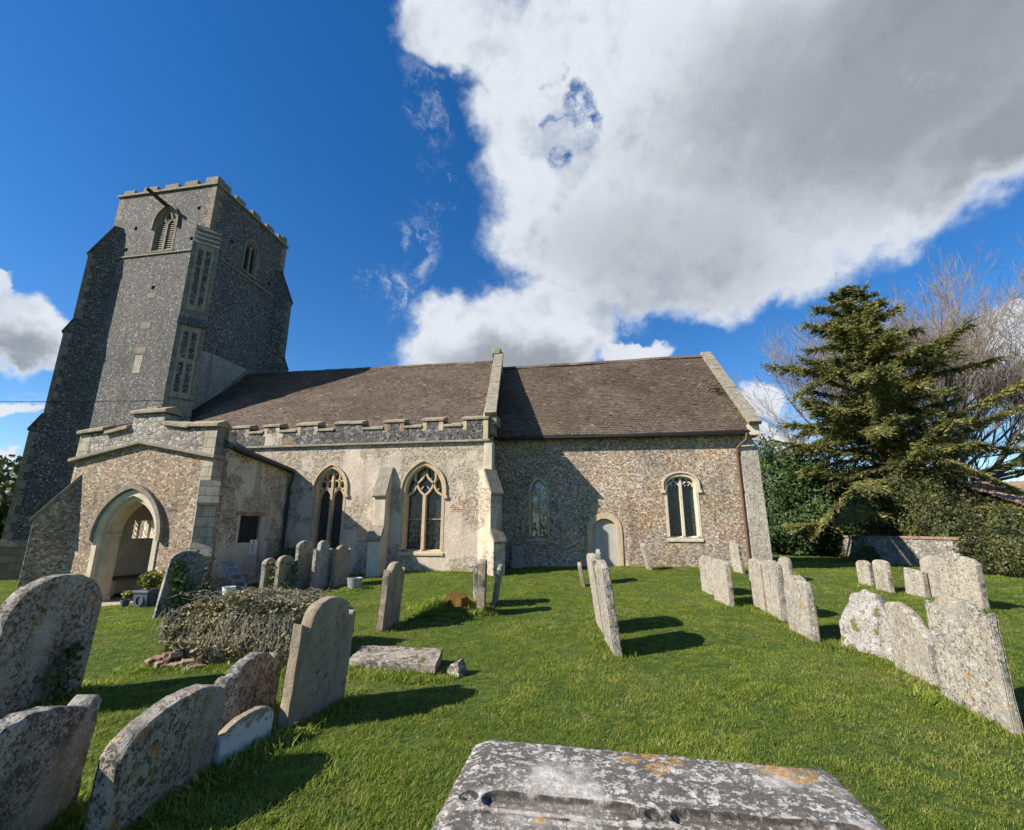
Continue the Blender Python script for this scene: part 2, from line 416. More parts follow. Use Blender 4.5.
M['glass'] = glass_mat('leaded_glass')
M['bright_glass'] = simple_mat('sky_reflecting_glass', (.15, .17, .19), (.05, .058, .065), 0.06, 3, 0.8, 0, 0.8)
M['worn_brick'] = simple_mat('worn_brick', (.27, .19, .15), (.20, .165, .13), 0.9, 5, 0.15, 0.01)
M['brick'] = simple_mat('brick', (.20, .11, .075), (.30, .25, .20), 0.9, 6, 0.15, 0.01)


def lichen_mat(name, a=(.33, .30, .25), b=(.25, .225, .185), white=0.5, dark=0.4, orange=0.25, moss=0.0, sc=1.0, bump=0.016, rosettes=(), grooves=()):
    """weathered limestone grown over with lichens"""
    mt, k, done = material(name)
    tc = k.node('ShaderNodeTexCoord').outputs['Object']
    rnd = k.node('ShaderNodeObjectInfo').outputs['Random']
    p = k.vm('ADD', tc, k.node('ShaderNodeCombineXYZ', {0: k.m('MULTIPLY', rnd, 37.0), 1: k.m('MULTIPLY', rnd, 91.0), 2: k.m('MULTIPLY', rnd, 53.0)}).outputs[0])
    c = k.mix(k.ss(k.noise(p, 3.0 * sc, 7, 0.62), 0.33, 0.67), a, b)
    c = k.mix(k.m('MULTIPLY', k.ss(k.noise(k.scale(p, 5, 5, 0.9), 1.1, 5), 0.50, 0.7), 0.55), c, (.15, .125, .095))
    # grey-white crusts
    wn = k.m('ADD', k.m('MULTIPLY', k.noise(p, 8.0 * sc, 8, 0.74, 0.4), 0.6), k.m('MULTIPLY', k.noise(p, 26.0 * sc, 6, 0.72), 0.4))
    wm = k.ss(wn, 0.60 - 0.16 * white, 0.66 - 0.14 * white)
    c = k.mix(k.m('MULTIPLY', wm, 0.8), c, k.mix(k.noise(p, 30, 4), (.55, .54, .49), (.40, .385, .34)))
    # round pale spots
    v = k.vor(k.vm('ADD', p, k.vm('SCALE', k.noise(p, 20, 3, col=True), sc=0.05)), 8.0 * sc)
    vs = k.node('ShaderNodeSeparateColor', {0: v.outputs['Color']})
    rad = k.m('MULTIPLY', vs.outputs[0], 0.42 * white)
    spot = k.m('MULTIPLY', k.ss(k.m('SUBTRACT', rad, v.outputs['Distance']), 0.0, 0.06), k.ss(vs.outputs[1], 0.55, 0.6))
    c = k.mix(k.m('MULTIPLY', spot, 0.85), c, (.60, .60, .55))
    # black crusts and pits
    dn = k.m('ADD', k.m('MULTIPLY', k.noise(p, 12.0 * sc, 7, 0.72, 0.2), 0.55), k.m('MULTIPLY', k.noise(p, 38.0 * sc, 5, 0.72), 0.45))
    dm = k.ss(dn, 0.655 - 0.2 * dark, 0.69 - 0.2 * dark)
    dm = k.m('MULTIPLY', dm, k.ss(k.noise(p, 2.3, 4), 0.34, 0.52))
    c = k.mix(k.m('MULTIPLY', dm, 0.85), c, (.062, .055, .047))
    # orange crusts
    on = k.noise(p, 5.2 * sc, 7, 0.64, 0.3)
    om = k.m('MULTIPLY', k.ss(on, 0.72 - 0.16 * orange, 0.76 - 0.16 * orange), k.ss(k.noise(p, 24, 4), 0.36, 0.5))
    c = k.mix(k.m('MULTIPLY', om, 0.85), c, k.mix(k.noise(p, 18, 3), (.42, .215, .04), (.30, .19, .075)))
    for cx, cy, r in rosettes:              # round orange crusts, each with a paler rim
        d = k.vm('DISTANCE', k.vm('ADD', k.vm('MULTIPLY', tc, (1, 1, 0)), k.vm('SCALE', k.vm('SUBTRACT', k.noise(tc, 22, 4, col=True), (.5, .5, .5)), sc=.035)), (cx, cy, 0))
        rm = k.m('MULTIPLY', k.ss(d, r, r * .8), k.ss(k.noise(p, 38, 5, .75), .43, .53))
        c = k.mix(k.m('MULTIPLY', rm, .88), c, k.mix(k.ss(d, r * .35, r * .9), (.33, .20, .07), (.50, .25, .035)))
    for x0, x1, cy, hw in grooves:          # shade of the cut lines, painted in as dark colour
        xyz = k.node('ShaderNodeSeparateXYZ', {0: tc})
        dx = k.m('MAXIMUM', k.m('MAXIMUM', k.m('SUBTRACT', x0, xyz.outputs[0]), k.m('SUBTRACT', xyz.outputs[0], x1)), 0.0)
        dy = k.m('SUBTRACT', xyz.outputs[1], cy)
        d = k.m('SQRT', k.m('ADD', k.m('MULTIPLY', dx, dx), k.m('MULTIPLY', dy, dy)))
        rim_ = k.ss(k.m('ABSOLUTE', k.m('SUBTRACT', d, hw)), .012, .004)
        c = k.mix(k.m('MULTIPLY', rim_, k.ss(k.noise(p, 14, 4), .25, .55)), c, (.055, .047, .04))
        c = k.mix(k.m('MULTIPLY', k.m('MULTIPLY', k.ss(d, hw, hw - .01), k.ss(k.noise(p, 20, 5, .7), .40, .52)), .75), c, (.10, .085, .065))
    if moss:
        mm = k.ss(k.noise(k.vm('ADD', p, (7, 3, 9)), 4.2, 5, 0.6), 0.66 - 0.12 * moss, 0.70 - 0.12 * moss)
        c = k.mix(k.m('MULTIPLY', mm, 0.9), c, k.mix(k.noise(p, 40, 3), (.16, .125, .02), (.075, .075, .02)))
    c = k.mix(0.35, c, k.ramp(k.noise(p, 75, 4, 0.7), [(0.3, 0.12), (0.7, 0.88)]), 'OVERLAY')
    h = k.m('ADD', k.m('MULTIPLY', k.noise(p, 16, 7, 0.7), 0.9), k.m('ADD', k.m('MULTIPLY', wm, 0.12), k.m('MULTIPLY', dm, -0.35)))
    return done(c, 0.92, k.bump(h, 1.0, bump), 0.2)

M['grave_pale'] = lichen_mat('grave_pale', (.36, .32, .255), (.285, .25, .195), 0.58, 0.60, 0.62, 0, 2.2)
M['grave_grey'] = lichen_mat('grave_grey', (.35, .315, .26), (.27, .24, .195), 0.6, 0.6, 0.55, 0, 1.7)
M['grave_brown'] = lichen_mat('grave_brown', (.32, .26, .185), (.235, .19, .135), 0.15, 0.4, 0.2)
M['grave_front'] = lichen_mat('grave_front', (.36, .32, .265), (.26, .225, .18), 0.42, 0.70, 0.85, 0.2, 1.6, 0.02)
M['grave_crust'] = lichen_mat('grave_crust', (.33, .30, .245), (.26, .23, .185), 0.66, 0.64, 0.85, 0, 2.2)
M['grave_moss'] = lichen_mat('grave_moss', (.33, .305, .28), (.25, .23, .21), 0.5, 0.6, 0.4, 0.8, 1.9)
M['grave_dark'] = lichen_mat('grave_dark', (.31, .29, .255), (.22, .205, .18), 0.45, 0.75, 0.4, 0.2, 1.5)
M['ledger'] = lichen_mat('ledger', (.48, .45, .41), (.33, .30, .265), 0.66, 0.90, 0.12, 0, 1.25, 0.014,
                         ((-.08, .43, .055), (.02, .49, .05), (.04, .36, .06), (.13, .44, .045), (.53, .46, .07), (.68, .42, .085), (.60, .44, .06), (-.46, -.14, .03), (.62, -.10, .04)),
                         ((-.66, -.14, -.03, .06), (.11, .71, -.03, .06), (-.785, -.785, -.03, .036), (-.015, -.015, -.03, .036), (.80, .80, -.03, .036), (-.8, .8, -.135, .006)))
M['slab'] = lichen_mat('slab', (.38, .335, .28), (.27, .235, .19), 0.5, 0.8, 0.25, 0.65, 1.3, 0.02)


def leaf_mat(name, cols, trans=0.25, rough=0.55, sc=1.2):
    mt, k, done = material(name)
    g = k.node('ShaderNodeNewGeometry')
    c = k.ramp(g.outputs['Random Per Island'], cols)
    c = k.mix(k.ss(k.noise(g.outputs['Position'], sc, 5), 0.38, 0.62), k.mix(1.0, c, (.75, .78, .8), 'MULTIPLY'), k.mix(1.0, c, (1.6, 1.45, 1.15), 'MULTIPLY'))
    p = k.node('ShaderNodeBsdfPrincipled', {'Base Color': c, 'Roughness': rough, 'Specular IOR Level': 0.3})
    t = k.node('ShaderNodeBsdfTranslucent', {'Color': k.mix(1.0, c, (1.2, 1.3, .6), 'MULTIPLY')})
    m = k.node('ShaderNodeMixShader', {0: trans, 1: p.outputs[0], 2: t.outputs[0]})
    o = k.node('ShaderNodeOutputMaterial')
    k.l.new(m.outputs[0], o.inputs[0])
    return mt

M['yew'] = leaf_mat('yew_leaf', [(0, (.022, .048, .014)), (.5, (.035, .068, .02)), (1, (.05, .085, .026))], 0.15)
M['hedge'] = leaf_mat('hedge_leaf', [(0, (.03, .046, .015)), (.5, (.052, .066, .022)), (.85, (.075, .08, .03)), (1, (.13, .105, .05))], 0.2)
M['ivy'] = leaf_mat('ivy_leaf', [(0, (.025, .05, .018)), (.6, (.05, .08, .03)), (1, (.09, .11, .05))], 0.15)
M['dry_ivy'] = leaf_mat('dry_ivy_leaf', [(0, (.06, .066, .038)), (.35, (.13, .122, .088)), (.6, (.21, .20, .155)), (.8, (.085, .10, .05)), (1, (.32, .30, .24))], 0.15, 0.8)
M['needle'] = leaf_mat('needle', [(0, (.075, .095, .034)), (.5, (.125, .145, .052)), (.8, (.18, .18, .07)), (1, (.26, .205, .105))], 0.25, 0.6, 0.5)
M['needle_dark'] = leaf_mat('needle_dark', [(0, (.025, .036, .016)), (.6, (.045, .056, .024)), (1, (.075, .075, .034))], 0.2, 0.6, 0.5)
M['shrub'] = leaf_mat('shrub_leaf', [(0, (.10, .13, .025)), (.6, (.20, .20, .05)), (1, (.32, .26, .07))], 0.25)
M['far_leaf'] = leaf_mat('far_leaf', [(0, (.02, .035, .012)), (1, (.045, .062, .022))], 0.15)


def grass_mats():
    mt, k, done = material('grass_blade')
    oi = k.node('ShaderNodeObjectInfo')
    g = k.node('ShaderNodeNewGeometry')
    c = k.ramp(oi.outputs['Random'], [(0, (.115, .17, .02)), (.3, (.185, .245, .03)), (.65, (.245, .30, .042)), (.88, (.31, .33, .065)), (1, (.42, .38, .13))])
    c = k.mix(k.m('MULTIPLY', k.ss(g.outputs['Random Per Island'], 0.86, 1.0), 0.7), c, (.27, .23, .11))
    loc = oi.outputs['Location']
    c = k.mix(k.m('MULTIPLY', k.ss(k.noise(loc, 0.9, 5, 0.6), 0.42, 0.66), 0.65), c, k.mix(1.0, c, (.56, .68, .5), 'MULTIPLY'))
    c = k.mix(k.m('MULTIPLY', k.ss(k.noise(loc, 0.5, 6, 0.68), 0.52, 0.66), 0.6), c, (.27, .25, .085))
    p = k.node('ShaderNodeBsdfPrincipled', {'Base Color': c, 'Roughness': 0.6, 'Specular IOR Level': 0.25})
    t = k.node('ShaderNodeBsdfTranslucent', {'Color': k.mix(1.0, c, (1.2, 1.35, .5), 'MULTIPLY')})
    m = k.node('ShaderNodeMixShader', {0: 0.42, 1: p.outputs[0], 2: t.outputs[0]})
    o = k.node('ShaderNodeOutputMaterial')
    k.l.new(m.outputs[0], o.inputs[0])
    mg, k, done = material('turf')
    p = k.pos()
    c = k.mix(k.ss(k.noise(p, 0.5, 6, 0.65), 0.35, 0.65), (.07, .115, .02), (.11, .15, .035))
    c = k.mix(k.ss(k.noise(p, 18, 5, 0.7), 0.4, 0.65), c, (.035, .055, .014))
    c = k.mix(k.m('MULTIPLY', k.ss(k.noise(p, 7, 4, 0.7), 0.62, 0.7), 0.5), c, (.13, .10, .05))
    done(c, 1.0, k.bump(k.noise(p, 40, 5, 0.75), 1.0, 0.03), 0.1)
    return mt, mg

M['grass'], M['turf'] = grass_mats()

# ------------------------------------------------------------------ mesh helpers
ORIGIN = {}          # world place of each empty, so that parts can be written in world metres

def capped(parent):
    """thing > part > sub-part and no deeper"""
    if parent and parent.parent and parent.parent.parent:
        return parent.parent
    return parent


class MB:
    """collects faces; build() links them as one mesh object"""
    def __init__(s):
        s.v, s.f, s.mi = [], [], []

    def add(s, verts, faces, mi=0):
        b = len(s.v)
        s.v.extend([tuple(x) for x in verts])
        s.f.extend([tuple(i + b for i in f) for f in faces])
        s.mi.extend([mi] * len(faces))
        return s

    def hexa(s, p, mi=0):
        """eight corners: bottom four anticlockwise, then top four"""
        return s.add(p, [(3, 2, 1, 0), (4, 5, 6, 7), (0, 1, 5, 4), (1, 2, 6, 5), (2, 3, 7, 6), (3, 0, 4, 7)], mi)

    def box(s, x0, x1, y0, y1, z0, z1, mi=0):
        return s.hexa([(x0, y0, z0), (x1, y0, z0), (x1, y1, z0), (x0, y1, z0), (x0, y0, z1), (x1, y0, z1), (x1, y1, z1), (x0, y1, z1)], mi)

    def plate(s, fr, outline, holes=(), d0=0.0, d1=0.3, mi=0, mi_rev=None):
        """polygon with holes in the frame fr, from depth d0 (front) to d1 (back)"""
        rev = mi if mi_rev is None else mi_rev
        loops = [outline, *holes]
        flat = [p for l in loops for p in l]
        tris = tessellate_polygon([[Vector((a, b, 0)) for a, b in l] for l in loops])
        n = len(flat)
        s.add([fr(a, b, d0) for a, b in flat] + [fr(a, b, d1) for a, b in flat],
              [tuple(t) for t in tris] + [tuple(i + n for i in reversed(t)) for t in tris], mi)
        for j, l in enumerate(loops):
            m = len(l)
            s.add([fr(a, b, d0) for a, b in l] + [fr(a, b, d1) for a, b in l],
                  [(i, (i + 1) % m, m + (i + 1) % m, m + i) for i in range(m)], mi if j == 0 else rev)
        return s

    def ring(s, fr, inner, outer, d0, d1, mi=0, closed=False):
        """band between two polylines of equal length, d0 front, d1 back"""
        n = len(inner)
        V = [fr(a, b, d0) for a, b in inner] + [fr(a, b, d0) for a, b in outer] + [fr(a, b, d1) for a, b in inner] + [fr(a, b, d1) for a, b in outer]
        F = []
        for i in range(n if closed else n - 1):
            j = (i + 1) % n
            F += [(i, j, n + j, n + i), (2 * n + j, 2 * n + i, 3 * n + i, 3 * n + j), (i, 2 * n + i, 2 * n + j, j), (n + j, 3 * n + j, 3 * n + i, n + i)]
        if not closed:
            F += [(0, n, 3 * n, 2 * n), (n - 1, 3 * n - 1, 4 * n - 1, 2 * n - 1)]
        return s.add(V, F, mi)

    def bar(s, fr, pts, w, d0, d1, mi=0):
        """flat bar of width w following a polyline in the frame"""
        L, R = [], []
        for i, (a, b) in enumerate(pts):
            p, q = pts[max(i - 1, 0)], pts[min(i + 1, len(pts) - 1)]
            t = Vector((q[0] - p[0], q[1] - p[1])).normalized()
            L.append((a - t.y * w / 2, b + t.x * w / 2))
            R.append((a + t.y * w / 2, b - t.x * w / 2))
        return s.ring(fr, L, R, d0, d1, mi)

    def tube(s, pts, r, n=8, mi=0, cap=True):
        pts = [Vector(p) for p in pts]
        rs = r if hasattr(r, '__len__') else [r] * len(pts)
        V, F = [], []
        side = None
        for i, p in enumerate(pts):
            t = (pts[min(i + 1, len(pts) - 1)] - pts[max(i - 1, 0)]).normalized()
            if side is None:
                side = t.orthogonal().normalized()
            side = (side - t * side.dot(t))
            side = side.normalized() if side.length > 1e-6 else t.orthogonal().normalized()
            o = t.cross(side)
            V += [p + (side * cos(2 * pi * j / n) + o * sin(2 * pi * j / n)) * rs[i] for j in range(n)]
        for i in range(len(pts) - 1):
            for j in range(n):
                F.append((i * n + j, i * n + (j + 1) % n, (i + 1) * n + (j + 1) % n, (i + 1) * n + j))
        if cap:
            F += [tuple(range(n - 1, -1, -1)), tuple((len(pts) - 1) * n + j for j in range(n))]
        return s.add(V, F, mi)

    def build(s, name, mats, parent=None, smooth=None, bevel=0.0):
        parent = capped(parent)
        base = ORIGIN.get(parent.name if parent else '', Vector((0, 0, 0)))
        me = bpy.data.meshes.new(name)
        me.from_pydata([(x - base.x, y - base.y, z - base.z) for x, y, z in s.v], [], s.f)
        for mt in (mats if isinstance(mats, (list, tuple)) else [mats]):
            me.materials.append(mt)
        me.polygons.foreach_set('material_index', s.mi)
        bm = bmesh.new()
        bm.from_mesh(me)
        if bevel:
            bmesh.ops.remove_doubles(bm, verts=bm.verts, dist=1e-5)
        bmesh.ops.recalc_face_normals(bm, faces=bm.faces)
        bm.to_mesh(me)
        bm.free()
        if smooth is not None:
            me.polygons.foreach_set('use_smooth', [True] * len(me.polygons))
            me.set_sharp_from_angle(angle=radians(smooth))
        o = bpy.data.objects.new(name, me)
        COL.objects.link(o)
        if parent:
            o.parent = parent
            ORIGIN[o.name] = base
        if bevel:
            md = o.modifiers.new('bevel', 'BEVEL')
            md.width = bevel
            md.segments = 2
            md.limit_method = 'ANGLE'
            md.angle_limit = radians(35)
        return o


def raw_mesh(name, V, F, mats, parent=None, mi=None, smooth=False):
    """fast build from numpy arrays (all faces the same size)"""
    parent = capped(parent)
    base = ORIGIN.get(parent.name if parent else '', Vector((0, 0, 0)))
    V = np.asarray(V, dtype=np.float32) - np.array(base, dtype=np.float32)
    F = np.asarray(F, dtype=np.int32)
    me = bpy.data.meshes.new(name)
    me.vertices.add(len(V))
    me.vertices.foreach_set('co', V.ravel())
    me.loops.add(F.size)
    me.loops.foreach_set('vertex_index', F.ravel())
    me.polygons.add(len(F))
    me.polygons.foreach_set('loop_start', np.arange(0, F.size, F.shape[1], dtype=np.int32))
    if mi is not None:
        me.polygons.foreach_set('material_index', np.asarray(mi, dtype=np.int32))
    if smooth:
        me.polygons.foreach_set('use_smooth', np.ones(len(F), dtype=bool))
    for mt in (mats if isinstance(mats, (list, tuple)) else [mats]):
        me.materials.append(mt)
    me.update(calc_edges=True)
    o = bpy.data.objects.new(name, me)
    COL.objects.link(o)
    if parent:
        o.parent = parent
        ORIGIN[o.name] = base
    return o


def tag(o, label=None, cat=None, group=None, kind=None):
    if label:
        o['label'] = label
    if cat:
        o['category'] = cat
    if group:
        o['group'] = group
    if kind:
        o['kind'] = kind
    return o


def thing(name, loc, label, cat, group=None):
    o = bpy.data.objects.new(name, None)
    COL.objects.link(o)
    o.location = loc
    o.empty_display_size = 0.2
    ORIGIN[o.name] = Vector(loc)
    return tag(o, label, cat, group)


def frame_y(y0):            # wall facing south: a = x, b = z, depth goes north
    return lambda a, b, d=0.0: (a, y0 + d, b)

def frame_e(x0):            # wall facing east: a = y, b = z, depth goes west
    return lambda a, b, d=0.0: (x0 - d, a, b)

def frame_w(x0):            # wall facing west: depth goes east
    return lambda a, b, d=0.0: (x0 + d, a, b)


def arch(cx, w, z0, zs, za, n=10, open_=False):
    """outline of a pointed opening: half width w, sill z0, springing zs, apex za"""
    h = za - zs
    pts = [(cx - w, z0)]
    if h >= w * 1.0001:
        c = (w * w - h * h) / (2 * w)
        R = w - c
        a1 = math.asin(min(1, h / R))
        left = [(cx - c - R * cos(a1 * i / n), zs + R * sin(a1 * i / n)) for i in range(n + 1)]
    else:
        left = [(cx - w * cos(pi / 2 * i / n), zs + h * sin(pi / 2 * i / n) ** 0.93) for i in range(n + 1)]
    pts += left
    pts += [(2 * cx - a, b) for a, b in reversed(left[:-1])]
    pts.append((cx + w, z0))
    return pts


def ground_z_raw(x, y):
    s = w = 0.0
    for a, b, z in GROUND_POINTS:
        q = 1.0 / ((x - a) ** 2 + (y - b) ** 2 + 1.2) ** 1.5
        s += q * z
        w += q
    return s / w

GROUND_POINTS = [(0, 0, 0), (0, 2, 0), (0, 6, .03), (0, 10, .15), (1.4, 17.3, .40), (-3.3, 16.5, .34), (5.5, 17.3, .42), (-5.5, 15.1, .33),
                 (-7.5, 14.3, .15), (-9.5, 13.5, .02), (-11, 11.5, -.2), (-13.5, 11.6, -.45), (-16, 11, -.4), (-20, 16, -.35), (-30, 20, -.3),
                 (-3, 4, 0), (-6, 7, -.12), (-3.4, 7.5, .05), (10, 10, .12), (10, 17, .35), (20, 20, .4), (-10, 3, -.25), (-14, 6, -.4),
                 (6, 4, 0), (14, 13, .25), (-25, 8, -.5), (-20, -10, -.3), (20, -10, 0), (20, 5, .1), (0, -15, 0), (0, 30, .5), (25, 35, .5), (-30, 35, -.1)]
MOUNDS = [(-2.75, 8.9, 0.34, 0.6), (-2.1, 3.2, 0.05, 0.5)]

def gz(x, y):
    z = ground_z_raw(x, y)
    for a, b, h, r in MOUNDS:
        z += h * math.exp(-((x - a) ** 2 + (y - b) ** 2) / r ** 2)
    z += 0.035 * noise.noise((x * 0.55, y * 0.55, 3.1)) + 0.014 * noise.noise((x * 1.9, y * 1.9, 7.7))
    return z


# ------------------------------------------------------------------ ground
def build_ground():
    def axis(n, near, far):
        t = np.linspace(-1, 1, n)
        kx = 4.6
        return np.sinh(t * kx) / np.sinh(kx) * far
    X = axis(241, 0, 420)
    Y = axis(241, 0, 420) + 7.0
    V = [(x, y, gz(x, y) if abs(x) < 70 and abs(y) < 80 else ground_z_raw(x, y)) for y in Y for x in X]
    n = len(X)
    F = [(j * n + i, j * n + i + 1, (j + 1) * n + i + 1, (j + 1) * n + i) for j in range(n - 1) for i in range(n - 1)]
    o = raw_mesh('ground', V, F, M['turf'], smooth=True)
    tag(o, kind='structure')
    return o

build_ground()

# ------------------------------------------------------------------ the church
YC, YN, YP = 17.3, 15.2, 11.7           # south faces of chancel, nave, porch
RIDGE_Y = 20.3
church = thing('church', (-6, 18, 0), 'flint village church with square west tower, rendered nave, porch and tiled roofs', 'church')


def glazing(fr, x0, x1, z0, z1, d, w, h, mb_glass, mb_lead, rnd):
    """small diamond panes, each with its own slight tilt, in front of a sheet of lead"""
    mb_lead.add([fr(x0, z0, d + 0.012), fr(x1, z0, d + 0.012), fr(x1, z1, d + 0.012), fr(x0, z1, d + 0.012)], [(0, 1, 2, 3)], 0)
    g = 0.009
    nx, nz = int((x1 - x0) / w) + 2, int((z1 - z0) / h) + 2
    for j in range(-1, 2 * nz):
        for i in range(-1, nx):
            cx = x0 + (i + (0.5 if j % 2 else 0)) * w
            cz = z0 + j * h / 2
            pts = [(cx - w / 2 + g, cz), (cx, cz - h / 2 + g), (cx + w / 2 - g, cz), (cx, cz + h / 2 - g)]
            if min(p[0] for p in pts) < x0 - w * .6 or max(p[0] for p in pts) > x1 + w * .6 or pts[1][1] < z0 - h * .6 or pts[3][1] > z1 + h * .6:
                continue
            pts = [(min(max(a, x0), x1), min(max(b, z0), z1)) for a, b in pts]
            tx, tz = rnd.uniform(-.022, .022), rnd.uniform(-.022, .022)
            mb_glass.add([fr(a, b, d + (a - cx) * tx + (b - cz) * tz) for a, b in pts], [(0, 1, 2, 3)], 0)


def make_window(fr, cx, w, z0, zs, za, tracery, kids, name='window', jamb=0.11, proud=0.012, depth=0.3, hood=0.0, sill=True, mull=0.085, stone='limestone', label=None, pane=(0.115, 0.16), parent=None, glass=None):
    """returns the hole the wall needs; builds window > surround stays on the window itself, glass, lead, tracery, hood as its pieces"""
    parent = parent or church
    inner = arch(cx, w, z0, zs, za)
    outer = arch(cx, w + jamb, z0 - jamb * 0.3, zs, za + jamb * 1.15)
    mb = MB()
    # splayed surround: face band, then a chamfer to the tracery plane
    mb.ring(fr, arch(cx, w + jamb * 0.35, z0, zs, za + jamb * 0.4), outer, -proud, depth)
    n = len(inner)
    mid = arch(cx, w + jamb * 0.35, z0, zs, za + jamb * 0.4)
    mb.add([fr(a, b, -proud + 0.004) for a, b in mid] + [fr(a, b, depth * 0.55) for a, b in inner], [(i, i + 1, n + i + 1, n + i) for i in range(n - 1)])
    mb.add([fr(a, b, depth * 0.55) for a, b in inner] + [fr(a, b, depth) for a, b in inner], [(i, i + 1, n + i + 1, n + i) for i in range(n - 1)])
    win = mb.build(name, M[stone], parent, smooth=40)
    if label:
        win['label'] = label
    pieces = [('tracery', stone, lambda t: tracery(t, fr, cx, w, z0, zs, za, mull, depth))]
    if tracery:
        t = MB()
        tracery(t, fr, cx, w, z0, zs, za, mull, depth)
        t.build('tracery', M[stone], win, smooth=40)
    g, l = MB(), MB()
    rnd = random.Random(int(cx * 1000))
    glazing(fr, cx - w - 0.02, cx + w + 0.02, z0 - 0.02, za + 0.03, depth * 0.93, pane[0], pane[1], g, l, rnd)
    g.build('glass', M['bright_glass' if glass else 'glass'], win)
    l.build('lead_came', M['lead_came'], win)
    if hood:
        hm = MB()
        o1 = arch(cx, w + jamb + 0.01, zs - hood * 0.3, zs, za + jamb * 1.15 + 0.01)[1:-1]
        o2 = arch(cx, w + jamb + 0.062, zs - hood * 0.3, zs, za + jamb * 1.15 + 0.07)[1:-1]
        o1 = [(o1[0][0], zs - 0.22)] + o1 + [(o1[-1][0], zs - 0.22)]
        o2 = [(o2[0][0], zs - 0.22)] + o2 + [(o2[-1][0], zs - 0.22)]
        hm.ring(fr, o1, o2, -0.06, 0.02)
        for q in (0, -1):
            a = (o1[q][0] + o2[q][0]) / 2
            hm.add([fr(a + x * 0.07, zs - 0.22 + z * 0.05, dd) for dd in (-0.07, 0.02) for x, z in ((-1, -1), (1, -1), (1, 1), (-1, 1))],
                   [(0, 1, 2, 3), (4, 7, 6, 5), (0, 4, 5, 1), (1, 5, 6, 2), (2, 6, 7, 3), (3, 7, 4, 0)])
        hm.build('hood_mould', M[stone], win)
    if sill:
        s = MB()
        s.hexa([fr(cx - w - jamb * 1.15, z0 - 0.17, -0.045), fr(cx + w + jamb * 1.15, z0 - 0.17, -0.045), fr(cx + w + jamb * 1.15, z0 - 0.17, depth), fr(cx - w - jamb * 1.15, z0 - 0.17, depth),
                fr(cx - w - jamb * 1.15, z0 - 0.09, -0.045), fr(cx + w + jamb * 1.15, z0 - 0.09, -0.045), fr(cx + w + jamb * 1.15, z0 + 0.02, depth), fr(cx - w - jamb * 1.15, z0 + 0.02, depth)])
        s.build('sill', M[stone], win)
    hole = arch(cx, w + jamb * 0.9, z0 - jamb * 0.25, zs, za + jamb * 1.0)
    return hole


def arc_pts(p, q, bulge, n=8):
    """curve from p to q bowed sideways by bulge (fraction of the chord)"""
    p, q = Vector(p), Vector(q)
    d = q - p
    nrm = Vector((-d.y, d.x))
    return [tuple(p + d * t + nrm * (bulge * 4 * t * (1 - t))) for t in [i / n for i in range(n + 1)]]


def reticulated(t, fr, cx, w, z0, zs, za, m, depth):
    d0, d1 = depth * 0.42, depth * 0.9
    S = lambda a, b: (cx + a * w, b)
    zh = zs - 0.12
    t.bar(fr, [S(0, z0), S(0, zh)], m * 1.2, d0 - 0.03, d1)
    h = za - zh
    node = lambda sx: S(sx * 0.5, zh + h * 0.42)
    for sx in (-1, 1):
        t.bar(fr, arc_pts(S(0, zh - 0.02), node(sx), 0.10 * sx * -1) , m * 0.75, d0, d1)
        t.bar(fr, arc_pts(S(sx * 1.02, zh - 0.02), node(sx), 0.14 * sx), m * 0.75, d0, d1)
        t.bar(fr, arc_pts(node(sx), S(0, za - 0.01), 0.14 * sx), m * 0.75, d0, d1)
        t.bar(fr, arc_pts(node(sx), S(sx * 0.56, zh + h * 0.80), -0.13 * sx), m * 0.65, d0, d1)
        # cusps
        for (a, b, e, f) in ((0.24, 0.20, 0.12, 0.30), (0.34, 0.60, 0.22, 0.52), (0.80, 0.22, 0.70, 0.12), (0.72, 0.62, 0.66, 0.50)):
            t.bar(fr, [S(sx * a, zh + h * b), S(sx * e, zh + h * f)], m * 0.42, d0 + 0.03, d1 - 0.03)
    t.bar(fr, [S(-1, z0 + (zh - z0) * 0.55), S(1, z0 + (zh - z0) * 0.55)], 0.022, d1 - 0.05, d1)


def panel_grid(t, fr, cx, w, z0, zs, za, m, depth):
    d0, d1 = depth * 0.42, depth * 0.9
    S = lambda a, b: (cx + a * w, b)
    zh = zs - 0.26
    t.bar(fr, [S(0, z0), S(0, za - 0.02)], m * 0.95, d0 - 0.03, d1)
    for sx in (-1, 1):
        t.bar(fr, arc_pts(S(sx * 0.01, zh - 0.02), S(sx * 0.5, zh + 0.33), 0.12 * sx), m * 0.7, d0, d1)
        t.bar(fr, arc_pts(S(sx * 1.0, zh - 0.02), S(sx * 0.5, zh + 0.33), -0.12 * sx), m * 0.7, d0, d1)
        t.bar(fr, [S(sx * 0.5, zh + 0.30), S(sx * 0.5, za - 0.16)], m * 0.6, d0, d1)
    z1, z2, z3 = zs + 0.03, zs + 0.32, zs + 0.58
    for z, ww in ((z1, 1.0), (z2, 0.96), (z3, 0.62)):
        t.bar(fr, [S(-ww, z), S(ww, z)], m * 0.55, d0, d1)
    # cusped roundels in the panels
    for (a, z, r) in [(-.75, (z1 + z2) / 2, .12), (-.25, (z1 + z2) / 2, .125), (.25, (z1 + z2) / 2, .125), (.75, (z1 + z2) / 2, .12), (-.25, (z2 + z3) / 2, .12), (.25, (z2 + z3) / 2, .12)]:
        c = S(a, z)
        pts = [(c[0] + r * cos(2 * pi * i / 16), c[1] + r * 1.05 * sin(2 * pi * i / 16)) for i in range(17)]
        t.bar(fr, pts, m * 0.4, d0 + 0.02, d1)


